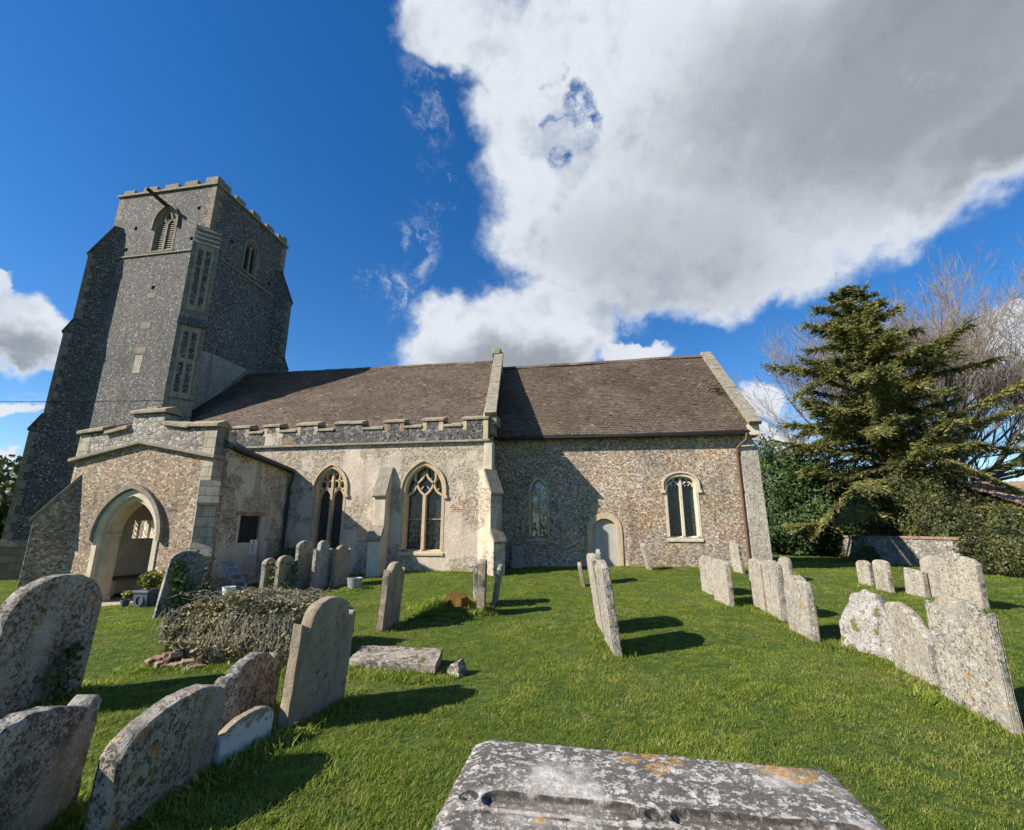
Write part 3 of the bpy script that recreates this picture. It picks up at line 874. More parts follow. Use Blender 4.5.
def two_light(t, fr, cx, w, z0, zs, za, m, depth):
    d0, d1 = depth * 0.42, depth * 0.9
    S = lambda a, b: (cx + a * w, b)
    t.bar(fr, [S(0, z0), S(0, za - 0.01)], m, d0 - 0.03, d1)
    for sx in (-1, 1):
        t.bar(fr, arc_pts(S(sx * 0.04, zs - 0.06), S(sx * 0.5, zs + 0.13), 0.16 * sx), m * 0.62, d0, d1)
        t.bar(fr, arc_pts(S(sx * 0.98, zs - 0.06), S(sx * 0.5, zs + 0.13), -0.16 * sx), m * 0.62, d0, d1)
        t.bar(fr, [S(sx * 0.5, zs + 0.10), S(sx * 0.5, za)], m * 0.6, d0, d1)
        for e in (0.26, 0.74):
            t.bar(fr, [S(sx * e, zs + 0.10), S(sx * (0.5 + (e - 0.5) * 0.45), zs - 0.02)], m * 0.45, d0 + 0.03, d1 - 0.03)


def lancet_bars(t, fr, cx, w, z0, zs, za, m, depth):
    d0, d1 = depth * 0.8, depth * 0.9
    t.bar(fr, [(cx, z0), (cx, za - 0.25)], 0.025, d0, d1)
    for z in (z0 + 0.5, z0 + 1.0, z0 + 1.5):
        t.bar(fr, [(cx - w, z), (cx + w, z)], 0.022, d0, d1)


FC, FN, FP = frame_y(YC), frame_y(YN), frame_y(YP)
ZB = -1.0                                   # walls start below the turf

# --- chancel south wall
h1 = make_window(FC, -2.05, 0.27, 1.40, 2.95, 3.42, lancet_bars, None, jamb=0.10, depth=0.26, stone='limestone', label='narrow lancet window', glass=1, pane=(0.11, 0.15))
h2 = make_window(FC, 2.95, 0.44, 1.42, 3.16, 3.42, two_light, None, jamb=0.13, depth=0.28, hood=0.4, stone='pale_limestone', label='two-light window under a low arch', pane=(0.10, 0.14))
door_hole = arch(0.27, 0.47, 0.0, 1.62, 2.08)
mb = MB()
xe0, xe1 = 5.45, 4.25                       # the east wall runs slightly askew
mb.plate(FC, [(-3.9, ZB), (xe0, ZB), (xe0, 5.02), (-3.9, 5.02)], [h1, h2, door_hole], 0, 0.6)
mb.build('chancel_wall', M['chancel_flint'], church)
mb = MB()                                   # east gable and north wall of the chancel
E0, E1 = Vector((xe0, YC, 0)), Vector((xe1, 23.3, 0))
FE = lambda a, b, d=0.0: tuple(E0.lerp(E1, a) + Vector((-d, 0, b)))
mb.plate(FE, [(0.003, ZB), (1, ZB), (1, 5.02), (0.5, 8.82), (0.003, 5.02)], [], 0.004, 0.45)
mb.hexa([(-4.4, 22.7, ZB), (xe1 - .01, 22.7, ZB), (xe1 - .01, 23.3, ZB), (-4.4, 23.3, ZB), (-4.4, 22.7, 4.95), (xe1 - .01, 22.7, 4.95), (xe1 - .01, 23.3, 4.95), (-4.4, 23.3, 4.95)])
mb.build('chancel_gable_wall', M['chancel_flint'], church)
# blocked priest's door
mb = MB()
mb.ring(FC, arch(0.27, 0.42, 0.0, 1.60, 2.02), arch(0.27, 0.60, 0.0, 1.62, 2.22), -0.03, 0.2)
ds = mb.build('blocked_doorway', M['limestone'], church, smooth=40)
mb = MB()
mb.plate(FC, arch(0.27, 0.47, -0.2, 1.62, 2.08), [], 0.10, 0.3)
mb.build('infill', M['door_render'], ds)
# quoin strip at the south-east corner
mb = MB()
mb.hexa([(4.98, YC - 0.16, ZB), (5.62, YC - 0.16, ZB), (5.57, YC + 0.5, ZB), (4.98, YC + 0.1, ZB), (4.98, YC - 0.10, 4.45), (5.58, YC - 0.10, 4.45), (5.53, YC + 0.5, 4.45), (4.98, YC + 0.1, 4.45)])
mb.hexa([(4.98, YC - 0.10, 4.45), (5.58, YC - 0.10, 4.45), (5.53, YC + 0.5, 4.45), (4.98, YC + 0.1, 4.45), (4.98, YC - 0.003, 4.72), (5.455, YC - 0.003, 4.72), (5.45, YC + 0.5, 4.72), (4.98, YC + 0.1, 4.72)])
mb.build('corner_buttress', M['quoin_rubble'], church, bevel=0.02)


# --- nave
w1x, w2x = -9.12, -5.70
h1 = make_window(FN, w1x, 0.48, 0.98, 2.98, 3.68, panel_grid, None, jamb=0.13, depth=0.32, hood=0.7, label='window with a grid of small traceried panels')
h2 = make_window(FN, w2x, 0.60, 0.98, 2.90, 3.70, reticulated, None, jamb=0.15, depth=0.32, hood=0.7, label='window with curving net-like tracery')
mb = MB()
mb.plate(FN, [(-17.4, ZB), (-3.5, ZB), (-3.5, 4.52), (-17.4, 4.52)], [h1, h2], 0, 0.6)
nw = mb.build('nave_wall', M['nave_render'], church)
mb = MB()                                   # east gable wall of the nave and its north wall
N0, N1 = Vector((-3.5, YN, 0)), Vector((-4.6, 25.4, 0))
FNE = lambda a, b, d=0.0: tuple(N0.lerp(N1, a) + Vector((-d, 0, b)))
mb.plate(FNE, [(0.002, ZB), (1, ZB), (1, 5.2), (0.98, 5.5), (0.5, 9.62), (0.015, 5.5), (0.002, 5.06)], [], 0.003, 0.2)
mb.hexa([(-17.4, 24.8, ZB), (-4.61, 24.8, ZB), (-4.61, 25.4, ZB), (-17.4, 25.4, ZB), (-17.4, 24.8, 5.2), (-4.61, 24.8, 5.2), (-4.61, 25.4, 5.2), (-17.4, 25.4, 5.2)])
mb.build('nave_gable_wall', M['nave_render'], church)

# parapet of the nave
MERLONS = [(-16.6, -15.6), (-14.9, -13.9), (-13.4, -12.6), (-12.0, -11.36), (-10.65, -9.82), (-9.15, -8.10), (-7.27, -6.51), (-5.84, -5.08), (-4.40, -3.50)]
mb = MB()
out = [(-17.4, 4.60), (-3.497, 4.60)]
xs = -3.497
for a, b in reversed(MERLONS):
    if b < xs - 0.01:
        out += [(xs, 5.06), (b, 5.06)]
    out += [(b, 5.28), (a, 5.28)]
    xs = a
out += [(xs, 5.06), (-17.4, 5.06)]
mb.plate(FN, out, [], -0.03, 0.42, 0)
par = mb.build('nave_parapet', M['dark_flint'], church)
mb = MB()
for a, b in MERLONS:                        # brick and stone dressings of the merlons
    for s in ((a, a + 0.16), (b - 0.16, b)):
        if s[1] > -3.6:
            mb.box(s[0], s[1] + 0.003, YN - 0.036, YN + 0.1, 4.602, 5.28, 1)
        elif (int(a * 10) % 2) == 0:
            mb.box(s[0] + 0.004, s[1] - 0.004, YN - 0.036, YN + 0.1, 4.95, 5.28, 0 if a > -10 and a < -6 else 1 if a > -6 else 2)
mb.box(-11.9, -11.2, YN - 0.034, YN + 0.1, 4.61, 5.05, 2)
mb.box(-11.15, -10.72, YN - 0.035, YN + 0.1, 4.61, 4.85, 0)
mb.build('dressing', [M['red_brick'], M['limestone'], M['nave_render']], par)
mb = MB()
prev = -3.45
def cope(mb, a, b, z, t=0.13, y0=YN - 0.075, y1=YN + 0.50, rise=0.16):
    mb.hexa([(a, y0, z), (b, y0, z), (b, y1, z), (a, y1, z), (a, y0, z + t * 0.45), (b, y0, z + t * 0.45), (b, (y0 + y1) / 2 + .1, z + rise), (a, (y0 + y1) / 2 + .1, z + rise)])
segs = []
for a, b in reversed(MERLONS):
    if b < prev - 0.1:
        segs.append((b + 0.01, prev - 0.01, 5.063))
    segs.append((a - 0.035, b + 0.035, 5.283))
    prev = a
for a, b, z in segs:
    j = random.uniform(-0.015, 0.02)
    n = max(1, int((b - a) / 0.55))
    for q in range(n):
        j2 = random.uniform(0, 0.015)
        cope(mb, a + (b - a) * q / n + 0.004, a + (b - a) * (q + 1) / n - 0.004, z + j2, 0.18, rise=0.22 + j)
mb.build('coping', M['coping_stone'], par, bevel=0.012)
mb = MB()
mb.hexa([(-17.4, YN - 0.10, 4.52), (-3.42, YN - 0.10, 4.52), (-3.42, YN + 0.3, 4.52), (-17.4, YN + 0.3, 4.52), (-17.4, YN - 0.10, 4.55), (-3.42, YN - 0.10, 4.55), (-3.42, YN - 0.031, 4.60), (-17.4, YN - 0.031, 4.60)])
mb.build('string_course', M['tower_stone'], par)

# buttresses
def buttress(name, corner, ang, width, stages, mats, parent, foot=ZB, weather=True, bevel=0.012, wmat=None, back=0.35):
    """stages: (z of the slope's foot, z of its head, projection below, projection above)"""
    c = Vector(corner)
    d = Vector((cos(radians(ang)), sin(radians(ang)), 0))
    s = Vector((-d.y, d.x, 0))
    P = lambda p, q, z: tuple(c + d * p + s * q + Vector((0, 0, z)))
    mb = MB()
    prof = [(0, foot)]
    for z0, z1, p0, p1 in stages:
        prof += [(p0, prof[-1][1]), (p0, z0)] if prof[-1][0] != p0 else [(p0, z0)]
        prof += [(p1, z1)]
    prof += [(-back, prof[-1][1]), (-back, foot)]
    pr = []
    for q in prof:
        if not pr or (abs(q[0] - pr[-1][0]) + abs(q[1] - pr[-1][1])) > 1e-4:
            pr.append(q)
    fr = lambda a, b, dd: P(a, dd - width / 2, b)
    mb.plate(fr, pr, [], 0, width)
    o = mb.build(name, mats, parent, bevel=bevel)
    # stone weatherings on the slopes
    for z0, z1, p0, p1 in stages if weather else stages[:-1]:
        w = MB()
        e = Vector((p1 - p0, 0, z1 - z0)).normalized()
        nx, nz = e.z * 0.045, -e.x * 0.045
        a = (p0 + 0.05, z0 - 0.05)
        b = (p1, z1)
        w.hexa([P(a[0], -width / 2 - .03, a[1] - 0.05), P(a[0], width / 2 + .03, a[1] - 0.05), P(b[0] - .02, width / 2 + .03, b[1] - .06), P(b[0] - .02, -width / 2 - .03, b[1] - .06),
                P(a[0] + nx, -width / 2 - .03, a[1] + nz), P(a[0] + nx, width / 2 + .03, a[1] + nz), P(b[0] + nx, width / 2 + .03, b[1] + nz), P(b[0] + nx, -width / 2 - .03, b[1] + nz)])
        w.build('weathering', wmat or M['ridge_stone'], o, bevel=0.01)
    return o, P

buttress('buttress', (-7.05, YN, 0), -90, 0.42, [(1.35, 1.75, 0.62, 0.42), (2.75, 3.72, 0.42, 0.0)], M['pale_limestone'], church)
buttress('buttress', (-3.62, YN + 0.12, 0), -45, 0.42, [(1.30, 1.62, 0.92, 0.72), (2.78, 3.55, 0.72, 0.30)], M['corner_render'], church)
mb = MB()
mb.box(-3.62, -3.34, YN - 0.05, YN + 0.35, 3.35, 4.52)
mb.build('corner_pier', M['pale_limestone'], church, bevel=0.012)


# --- tiled roofs
def tiled(name, A, B, Cc, Dd, parent, course=0.098, tw=0.14, seed=1):
    """A,B = eaves left,right; Cc,Dd = ridge left,right"""
    A, B, Cc, Dd = map(np.array, (A, B, Cc, Dd))
    rg = np.random.default_rng(seed)
    slope = np.linalg.norm((Cc + Dd) / 2 - (A + B) / 2)
    nr = int(slope / course)
    nrm = np.cross(B - A, Cc - A)
    nrm /= np.linalg.norm(nrm)
    V, F = [], []
    wob = lambda x, y: 0.05 * noise.noise((x * 0.45, y * 0.45, seed * 3.7)) + 0.01 * noise.noise((x * 1.6, y * 1.6, seed))
    for j in range(nr):
        t0, t1 = j / nr, min(1.0, (j + 1.25) / nr)
        L0, R0 = A + (Cc - A) * t0, B + (Dd - B) * t0
        L1, R1 = A + (Cc - A) * t1, B + (Dd - B) * t1
        n = int(np.linalg.norm(R0 - L0) / tw)
        off = 0.5 if j % 2 else 0.0
        for i in range(n + (1 if off else 0)):
            a, b = max(0, (i - off) / n), min(1, (i + 1 - off) / n)
            g = 0.012 / n
            lift = 0.018 + abs(rg.normal(0, 0.004)) + (0.016 if rg.random() < 0.035 else 0)
            sk = rg.normal(0, 0.004)
            w = wob(a * 12, t0 * 6)
            dn = (L0 - L1) * rg.normal(0, 0.02)
            p = [L0 + (R0 - L0) * (a + g) + nrm * (lift + sk + w) + dn, L0 + (R0 - L0) * (b - g) + nrm * (lift - sk + w) + dn,
                 L1 + (R1 - L1) * (b - g) + nrm * (0.004 + w), L1 + (R1 - L1) * (a + g) + nrm * (0.004 + w)]
            q = [p[0] - nrm * 0.017, p[1] - nrm * 0.017]
            k0 = len(V)
            V += p + q
            F += [(k0, k0 + 1, k0 + 2, k0 + 3), (k0 + 4, k0 + 5, k0 + 1, k0)]
    # boarding below the tiles
    k0 = len(V)
    V += [x - nrm * 0.02 for x in (A, B, Dd, Cc)] + [x - nrm * 0.12 for x in (A, B, Dd, Cc)]
    F += [(k0, k0 + 1, k0 + 2, k0 + 3), (k0 + 4, k0 + 7, k0 + 6, k0 + 5), (k0, k0 + 4, k0 + 5, k0 + 1), (k0 + 1, k0 + 5, k0 + 6, k0 + 2), (k0 + 3, k0 + 7, k0 + 4, k0)]
    return raw_mesh(name, V, F, M['roof_tile'], parent)

def ridge_tiles(P, Q, parent, seed):
    rg = random.Random(seed)
    P, Q = Vector(P), Vector(Q)
    n = int((Q - P).length / 0.42)
    mb = MB()
    for i in range(n):
        a, b = P.lerp(Q, i / n), P.lerp(Q, (i + 0.985) / n)
        dz = rg.uniform(-.012, .012)
        cs = [(-.15, -.12), (-.09, -.02), (0, .035), (.09, -.02), (.15, -.12)]
        mb.add([(p.x, p.y + y, p.z + z + dz) for p in (a, b) for y, z in cs] , [(q, q + 1, q + 6, q + 5) for q in range(4)] + [(0, 5, 9, 4), (0, 1, 2, 3, 4), (9, 8, 7, 6, 5)])
    return mb.build('ridge_tiles', M['roof_tile'], parent)

nr = tiled('nave_roof', (-17.4, 15.7, 5.28), (-3.60, 15.7, 5.28), (-17.4, RIDGE_Y, 9.36), (-4.30, RIDGE_Y, 9.28), church, seed=3)
ridge_tiles((-17.4, RIDGE_Y, 9.40), (-4.5, RIDGE_Y, 9.32), nr, 1)
mb = MB()
mb.hexa([(-17.4, RIDGE_Y, 9.2), (-4.5, RIDGE_Y, 9.15), (-4.9, 25.0, 5.2), (-17.4, 25.0, 5.2), (-17.4, RIDGE_Y, 9.36), (-4.5, RIDGE_Y, 9.28), (-4.9, 25.0, 5.35), (-17.4, 25.0, 5.35)])
mb.build('north_slope', M['roof_tile'], nr)
cr = tiled('chancel_roof', (-3.62, 17.02, 5.03), (5.42, 17.02, 4.96), (-4.0, RIDGE_Y, 8.92), (4.86, RIDGE_Y, 8.98), church, seed=5)
ridge_tiles((-4.0, RIDGE_Y, 8.95), (4.78, RIDGE_Y, 9.01), cr, 2)
mb = MB()
mb.hexa([(-4.0, RIDGE_Y, 8.75), (4.72, RIDGE_Y, 8.8), (4.2, 23.6, 4.85), (-4.4, 23.6, 4.85), (-4.0, RIDGE_Y, 8.92), (4.72, RIDGE_Y, 8.98), (4.2, 23.6, 5.0), (-4.4, 23.6, 5.0)])
mb.build('north_slope', M['roof_tile'], cr)

# gable copings
def raking(P0, P1, w_dir, w, t, name, mats, n=7):
    P0, P1, wd = Vector(P0), Vector(P1), Vector(w_dir).normalized()
    up = wd.cross(P1 - P0).normalized()
    if up.z < 0:
        up = -up
    mb = MB()
    rg = random.Random(9)
    for i in range(n):
        a, b = P0.lerp(P1, i / n), P0.lerp(P1, (i + 0.988) / n)
        j = up * rg.uniform(-.008, .012)
        mb.hexa([a, a + wd * w, b + wd * w, b, a + up * t + j, a + wd * w + up * t + j, b + wd * w + up * t + j, b + up * t + j])
    return mb.build(name, mats, church, bevel=0.015)

raking((-3.64, 15.26, 5.42), (-4.42, RIDGE_Y + .1, 9.62), (1, .02, 0), 0.42, 0.14, 'gable_coping', M['ridge_stone'])
raking((-4.95, 25.6, 5.4), (-4.50, RIDGE_Y - .1, 9.62), (1, .02, 0), 0.42, 0.14, 'gable_coping', M['ridge_stone'])
raking((5.26, 16.86, 5.14), (4.74, RIDGE_Y + .1, 9.06), (1, .02, 0), 0.42, 0.15, 'gable_coping', M['ridge_stone'])
raking((4.10, 23.7, 5.2), (4.76, RIDGE_Y - .1, 9.08), (1, .02, 0), 0.42, 0.15, 'gable_coping', M['coping_stone'])
mb = MB()                                   # kneelers under the copings
mb.box(-3.64, -3.22, 15.30, 15.9, 5.12, 5.46)
mb.box(-3.6, -3.34, 15.36, 15.9, 4.8, 5.12)
mb.build('kneeler', M['ridge_stone'], church, bevel=0.02)
mb = MB()
mb.box(5.28, 5.64, 16.98, 17.6, 4.80, 5.20)
mb.build('kneeler', M['pale_limestone'], church, bevel=0.02)
mb = MB()
mb.box(-4.48, -4.10, RIDGE_Y - .2, RIDGE_Y + .2, 9.6, 9.88)
mb.build('apex_stone', M['coping_stone'], church, bevel=0.03)

# gutter and rainwater pipe of the chancel
mb = MB()
mb.tube([(-3.45, 16.985, 4.935), (5.25, 16.985, 4.875)], 0.036, 8)
mb.box(-3.6, 5.3, 16.96, 17.4, 4.93, 4.985)
mb.build('gutter', M['iron'], church, smooth=40)
mb = MB()
mb.tube([(5.22, 16.97, 4.88), (5.18, 17.0, 4.66), (4.92, 17.16, 4.42), (4.90, 17.2, 4.3), (4.90, 17.2, 0.2)], 0.05, 8)
for z in (4.2, 2.9, 1.6):
    mb.tube([(4.90, 17.2, z), (4.90, 17.2, z + 0.09)], 0.066, 8)
mb.build('downpipe', M['pipe_brown'], church, smooth=40)

# --- porch
PX0, PX1 = -15.55, -10.75
arch_hole = arch(-13.2, 0.98, -0.55, 1.40, 2.62, 14)
outline = [(PX0, ZB), (PX1, ZB), (PX1, 3.62), (-13.25, 4.10), (PX0, 3.62)]
side_win = [(13.05, 1.30), (14.02, 1.30), (14.02, 2.06), (13.05, 2.06)]
w_win = [(13.55, 1.33), (14.35, 1.33), (14.35, 1.95), (13.55, 1.95)]
mb = MB()
mb.plate(FP, outline, [arch_hole], 0, 0.55, 0, 1)
porch = mb.build('porch', [M['porch_flint'], M['plaster']], church)
mb = MB()
mb.plate(frame_e(PX1), [(YP + 0.004, ZB), (YN - 0.01, ZB), (YN - 0.01, 3.62), (YP + 0.004, 3.98)], [[(12.98, 0.28), (14.08, 0.28), (14.08, 2.08), (12.98, 2.08)]], 0.004, 0.45)
mb.build('east_wall', M['porch_render'], porch)
mb = MB()
mb.plate(frame_w(PX0), [(YP + 0.004, ZB), (YN - 0.01, ZB), (YN - 0.01, 3.62), (YP + 0.004, 3.98)], [w_win], 0.004, 0.45, 0, 1)
mb.build('west_wall', [M['porch_flint'], M['plaster']], porch)
mb = MB()                                   # plastered inside faces
mb.plate(lambda a, b, d=0: (PX0 + 0.452 + d, a, b), [(YP + 0.55, ZB), (YN - 0.02, ZB), (YN - 0.02, 3.5), (YP + 0.55, 3.6)], [w_win], 0, 0.02)
mb.plate(lambda a, b, d=0: (a, YN - 0.03 + d, b), [(PX0 + 0.47, ZB), (PX1 - 0.47, ZB), (PX1 - 0.47, 3.5), (PX0 + 0.47, 3.5)], [], 0, 0.02)
mb.plate(lambda a, b, d=0: (PX1 - 0.452 - d, a, b), [(YP + 0.55, ZB), (YN - 0.04, ZB), (YN - 0.04, 3.5), (YP + 0.55, 3.6)], [[(13.0, 0.9), (14.0, 0.9), (14.0, 2.06), (13.0, 2.06)]], 0, 0.02)
mb.build('plaster_lining', M['plaster'], porch)
mb = MB()                                   # sloping sill and stone bench inside the west wall
mb.hexa([(PX0 + 0.1, 13.45, 0.95), (PX0 + 0.49, 13.45, 0.62), (PX0 + 0.49, 14.5, 0.62), (PX0 + 0.1, 14.5, 0.95), (PX0 + 0.1, 13.45, 1.33), (PX0 + 0.49, 13.45, 0.95), (PX0 + 0.49, 14.5, 0.95), (PX0 + 0.1, 14.5, 1.33)])
mb.build('sloping_sill', M['plaster'], porch)
mb = MB()
mb.box(PX0 + 0.47, PX0 + 0.95, 12.6, YN - 0.05, 0.10, 0.17, 0)
mb.box(PX0 + 0.50, PX0 + 0.88, 12.75, 12.95, -0.8, 0.10, 1)
mb.box(PX0 + 0.50, PX0 + 0.88, 14.3, 14.5, -0.8, 0.10, 1)
mb.build('bench', [M['weathered_wood'], M['plaster']], porch, bevel=0.01)
mb = MB()
mb.box(PX0 + 0.3, PX1 - 0.3, YP - 0.5, YN, -0.8, -0.385)
mb.build('floor', M['sandy_floor'], porch)
# west window of the porch: two leaded lights
mb = MB()
Fw = lambda a, b, d=0: (PX0 + 0.12 + d, a, b)
for a in (13.55, 13.95, 14.35):
    mb.bar(Fw, [(a, 1.33), (a, 1.95)], 0.09, 0, 0.12, 0)
mb.bar(Fw, [(13.5, 1.95), (14.4, 1.95)], 0.09, 0, 0.12, 0)
for i in range(-7, 10):
    for sgn in (1, -1):
        a0 = 13.5 + i * 0.11
        p = [(a0, 1.33), (a0 + sgn * 0.42, 1.95)]
        if min(p[0][0], p[1][0]) > 13.45 and max(p[0][0], p[1][0]) < 14.45:
            mb.bar(Fw, p, 0.014, 0.05, 0.062, 1)
mb.build('leaded_window', [M['pale_limestone'], M['lead_came']], porch)
# doorway: two orders of moulding and a hood
mb = MB()
mb.ring(FP, arch(-13.2, 0.93, -0.55, 1.40, 2.56, 14), arch(-13.2, 1.08, -0.55, 1.42, 2.74, 14), -0.03, 0.16)
mb.ring(FP, arch(-13.2, 0.82, -0.55, 1.38, 2.42, 14), arch(-13.2, 0.965, -0.55, 1.40, 2.60, 14), 0.10, 0.54)
for sx in (-1, 1):
    for zz, hh, ex in ((1.40, 0.09, 0.05), (-0.55, 0.3, 0.05)):
        mb.box(-13.2 + sx * 0.87 - 0.10 - ex, -13.2 + sx * 0.87 + 0.10 + ex, YP + 0.085, YP + 0.5, zz, zz + hh)
mb.build('doorway', M['pale_limestone'], porch, smooth=35)
mb = MB()
a1, a2 = arch(-13.2, 1.10, 1.3, 1.40, 2.77, 14), arch(-13.2, 1.21, 1.3, 1.40, 2.92, 14)
mb.ring(FP, a1, a2, -0.13, 0.02)
mb.build('hood_mould', M['ridge_stone'], porch, smooth=35)
# gabled string and battlements
mb = MB()
st = [(PX0 - 0.12, 3.58), (-13.25, 4.08), (PX1 + 0.12, 3.58)]
mb.ring(FP, st, [(a, b + 0.11) for a, b in st], -0.14, 0.3)
mb.build('string_course', M['ridge_stone'], porch, bevel=0.02)
mb = MB()
top = [(PX0, 3.69), (-13.25, 4.19), (PX1, 3.69), (PX1, 4.52), (-11.66, 4.52), (-11.66, 4.46), (-12.62, 4.62), (-12.62, 5.00), (-13.74, 5.00), (-13.74, 4.62), (-14.62, 4.46), (-14.62, 4.50), (PX0, 4.42)]
mb.plate(FP, top, [], -0.02, 0.45)
pp = mb.build('parapet', M['boundary_flint'], porch, bevel=0.01)
mb = MB()
for a, b, za, zb in ((PX0 - .06, -14.66, 4.44, 4.53), (-14.60, -13.80, 4.40, 4.56), (-13.82, -12.54, 5.0, 5.03), (-12.58, -11.70, 4.62, 4.50), (-11.72, PX1 + .07, 4.54, 4.52)):
    mb.hexa([(a, YP - .12, za), (b, YP - .12, zb), (b, YP + .55, zb), (a, YP + .55, za), (a, YP - .12, za + .10), (b, YP - .12, zb + .10), (b, YP + .2, zb + .24), (a, YP + .2, za + .24)])
mb.box(-13.42, -13.02, YP + 0.05, YP + 0.35, 5.12, 5.26)
mb.build('coping', M['coping_stone'], pp, bevel=0.015)
mb = MB()
for a, b in ((PX0 + .003, PX0 + .4), (PX1 - .40, PX1 - .003)):
    mb.box(a, b, YP - 0.026, YP + 0.3, 3.72, 4.42)
mb.box(PX1 - 0.36, PX1 + 0.008, YP - 0.012, YP + 0.35, 2.98, 3.58)
mb.build('dressing', M['block_limestone'], pp)
mb = MB()                                   # east return of the parapet
mb.box(PX1 - 0.45, PX1 + 0.01, YP + 0.43, YP + 0.75, 3.6, 4.5)
mb.build('parapet_return', M['porch_render'], pp)
# low lead roof
mb = MB()
mb.hexa([(PX0 - .1, YP + .5, 3.9), (PX1 + .16, YP + .3, 3.98), (PX1 + .16, YN + .05, 3.60), (PX0 - .1, YN + .05, 3.6), (PX0 - .1, YP + .5, 4.0), (PX1 + .16, YP + .3, 4.10), (PX1 + .16, YN + .05, 3.70), (PX0 - .1, YN + .05, 3.7)])
mb.hexa([(PX1 + .16, YP + .3, 4.1), (PX1 + .16, YN - .02, 3.70), (-11.5, YN - .02, 3.80), (-11.5, YP + .3, 4.5), (PX1 + .15, YP + .3, 4.13), (PX1 + .15, YN - .02, 3.74), (-11.5, YN - .02, 3.98), (-11.5, YP + .3, 4.72)])
mb.hexa([(-11.5, YP + .3, 4.5), (-11.5, YN - .02, 3.8), (-13.2, YN - .02, 3.9), (-13.2, YP + .3, 4.6), (-11.5, YP + .3, 4.72), (-11.5, YN - .02, 3.98), (-13.2, YN - .02, 4.1), (-13.2, YP + .3, 4.85)])
mb.hexa([(PX0 - .16, YP + .3, 4.1), (-13.2, YP + .3, 4.6), (-13.2, YN - .02, 3.9), (PX0 - .16, YN - .02, 3.70), (PX0 - .15, YP + .3, 4.13), (-13.2, YP + .3, 4.85), (-13.2, YN - .02, 4.1), (PX0 - .15, YN - .02, 3.73)])
mb.build('porch_roof', M['lead'], porch, bevel=0.01)
mb = MB()
mb.tube([(PX1 + .2, YP + .5, 3.98), (PX1 + .2, YN - .08, 3.62), (PX1 + .17, YN - .08, 3.4), (PX1 + .1, YN - .08, 3.1), (PX1 + .1, YN - .08, -0.1)], 0.045, 8)
mb.build('downpipe', M['iron'], porch, smooth=40)
# side window with wooden bars over a stone panel
mb = MB()
Fe = frame_e(PX1)
mb.plate(Fe, [(12.9, 2.03), (14.16, 2.03), (14.16, 2.16), (12.9, 2.16)], [], -0.02, 0.3, 0)
mb.plate(Fe, [(12.96, 1.22), (13.1, 1.22), (13.1, 2.03), (12.96, 2.03)], [], 0.02, 0.3, 1)
mb.plate(Fe, [(14.02, 1.22), (14.14, 1.22), (14.14, 2.03), (14.02, 2.03)], [], 0.02, 0.3, 1)
mb.plate(Fe, [(12.96, 0.26), (14.14, 0.26), (14.14, 1.22), (12.96, 1.22)], [], 0.05, 0.3, 1)
pw = mb.build('barred_window', [M['red_brick'], M['pale_limestone']], porch)
mb = MB()
for i in range(9):
    a = 13.12 + i * 0.105
    mb.plate(Fe, [(a, 1.22), (a + 0.055, 1.22), (a + 0.055, 2.03), (a, 2.03)], [], 0.10, 0.15)
mb.plate(Fe, [(13.1, 1.22), (14.02, 1.22), (14.02, 2.03), (13.1, 2.03)], [], 0.28, 0.30)
mb.build('bars', M['dark_wood'], pw)
# diagonal buttresses of the porch
buttress('buttress', (PX0 + 0.12, YP + 0.12, 0), -135, 0.46, [(1.9, 3.2, 0.75, -0.1)], M['porch_flint'], porch, foot=-1.2)
b, P = buttress('buttress', (PX1 - 0.08, YP + 0.08, 0), -45, 0.46, [(0.95, 1.25, 0.62, 0.45), (2.35, 2.95, 0.45, 0.12)], M['porch_flint'], porch, foot=-1.2, wmat=M['block_limestone'])
mb = MB()
for z0, z1, p in ((-0.4, 0.92, 0.625), (1.27, 2.30, 0.455)):
    mb.hexa([P(p - .08, -.232, z0), P(p, -.232, z0), P(p, .232, z0), P(p - .08, .232, z0), P(p - .08, -.232, z1), P(p, -.232, z1), P(p, .232, z1), P(p - .08, .232, z1)])
mb.build('facing', M['block_limestone'], b)

# --- west tower
TX0, TX1, TY0, TY1 = -22.95, -17.4, 16.6, 21.9
FTS, FTE = frame_y(TY0), frame_e(TX1)
mb = MB()
hs = arch(-19.9, 0.62, 14.48, 15.95, 16.92)
he = arch(19.32, 0.50, 14.62, 15.95, 16.62)
putlog = lambda a, b: [(a - .09, b - .09), (a + .09, b - .09), (a + .09, b + .09), (a - .09, b + .09)]
mb.plate(FTS, [(TX0, ZB), (TX1, ZB), (TX1, 17.80), (TX0, 17.80)], [hs, putlog(-21.6, 15.9), putlog(-21.9, 14.75), putlog(-18.3, 14.95), putlog(-18.2, 16.6), putlog(-19.9, 12.55)], 0, 0.7)
mb.plate(FTE, [(TY0 + .004, ZB), (TY1, ZB), (TY1, 17.80), (TY0 + .004, 17.80)], [he, putlog(18.0, 15.6), putlog(20.9, 14.9), putlog(17.9, 14.4)], 0.004, 0.7)
mb.box(TX0, TX0 + 0.7, TY0 + 0.702, TY1 - 0.702, ZB, 17.8)
mb.box(TX0, TX1 - 0.71, TY1 - 0.7, TY1 - 0.003, ZB, 17.8)
tower = mb.build('tower', M['tower_flint'], church)
mb = MB()
mb.box(TX0 + .1, TX1 - .1, TY0 + .1, TY1 - .1, 17.45, 17.6)
mb.box(TX0 + .75, TX0 + .8, TY0 + .75, TY1 - .75, 1, 17.4)
mb.box(TX0 + .75, TX1 - .75, TY1 - .8, TY1 - .75, 1, 17.4)
mb.build('tower_roof', M['dark'], tower)
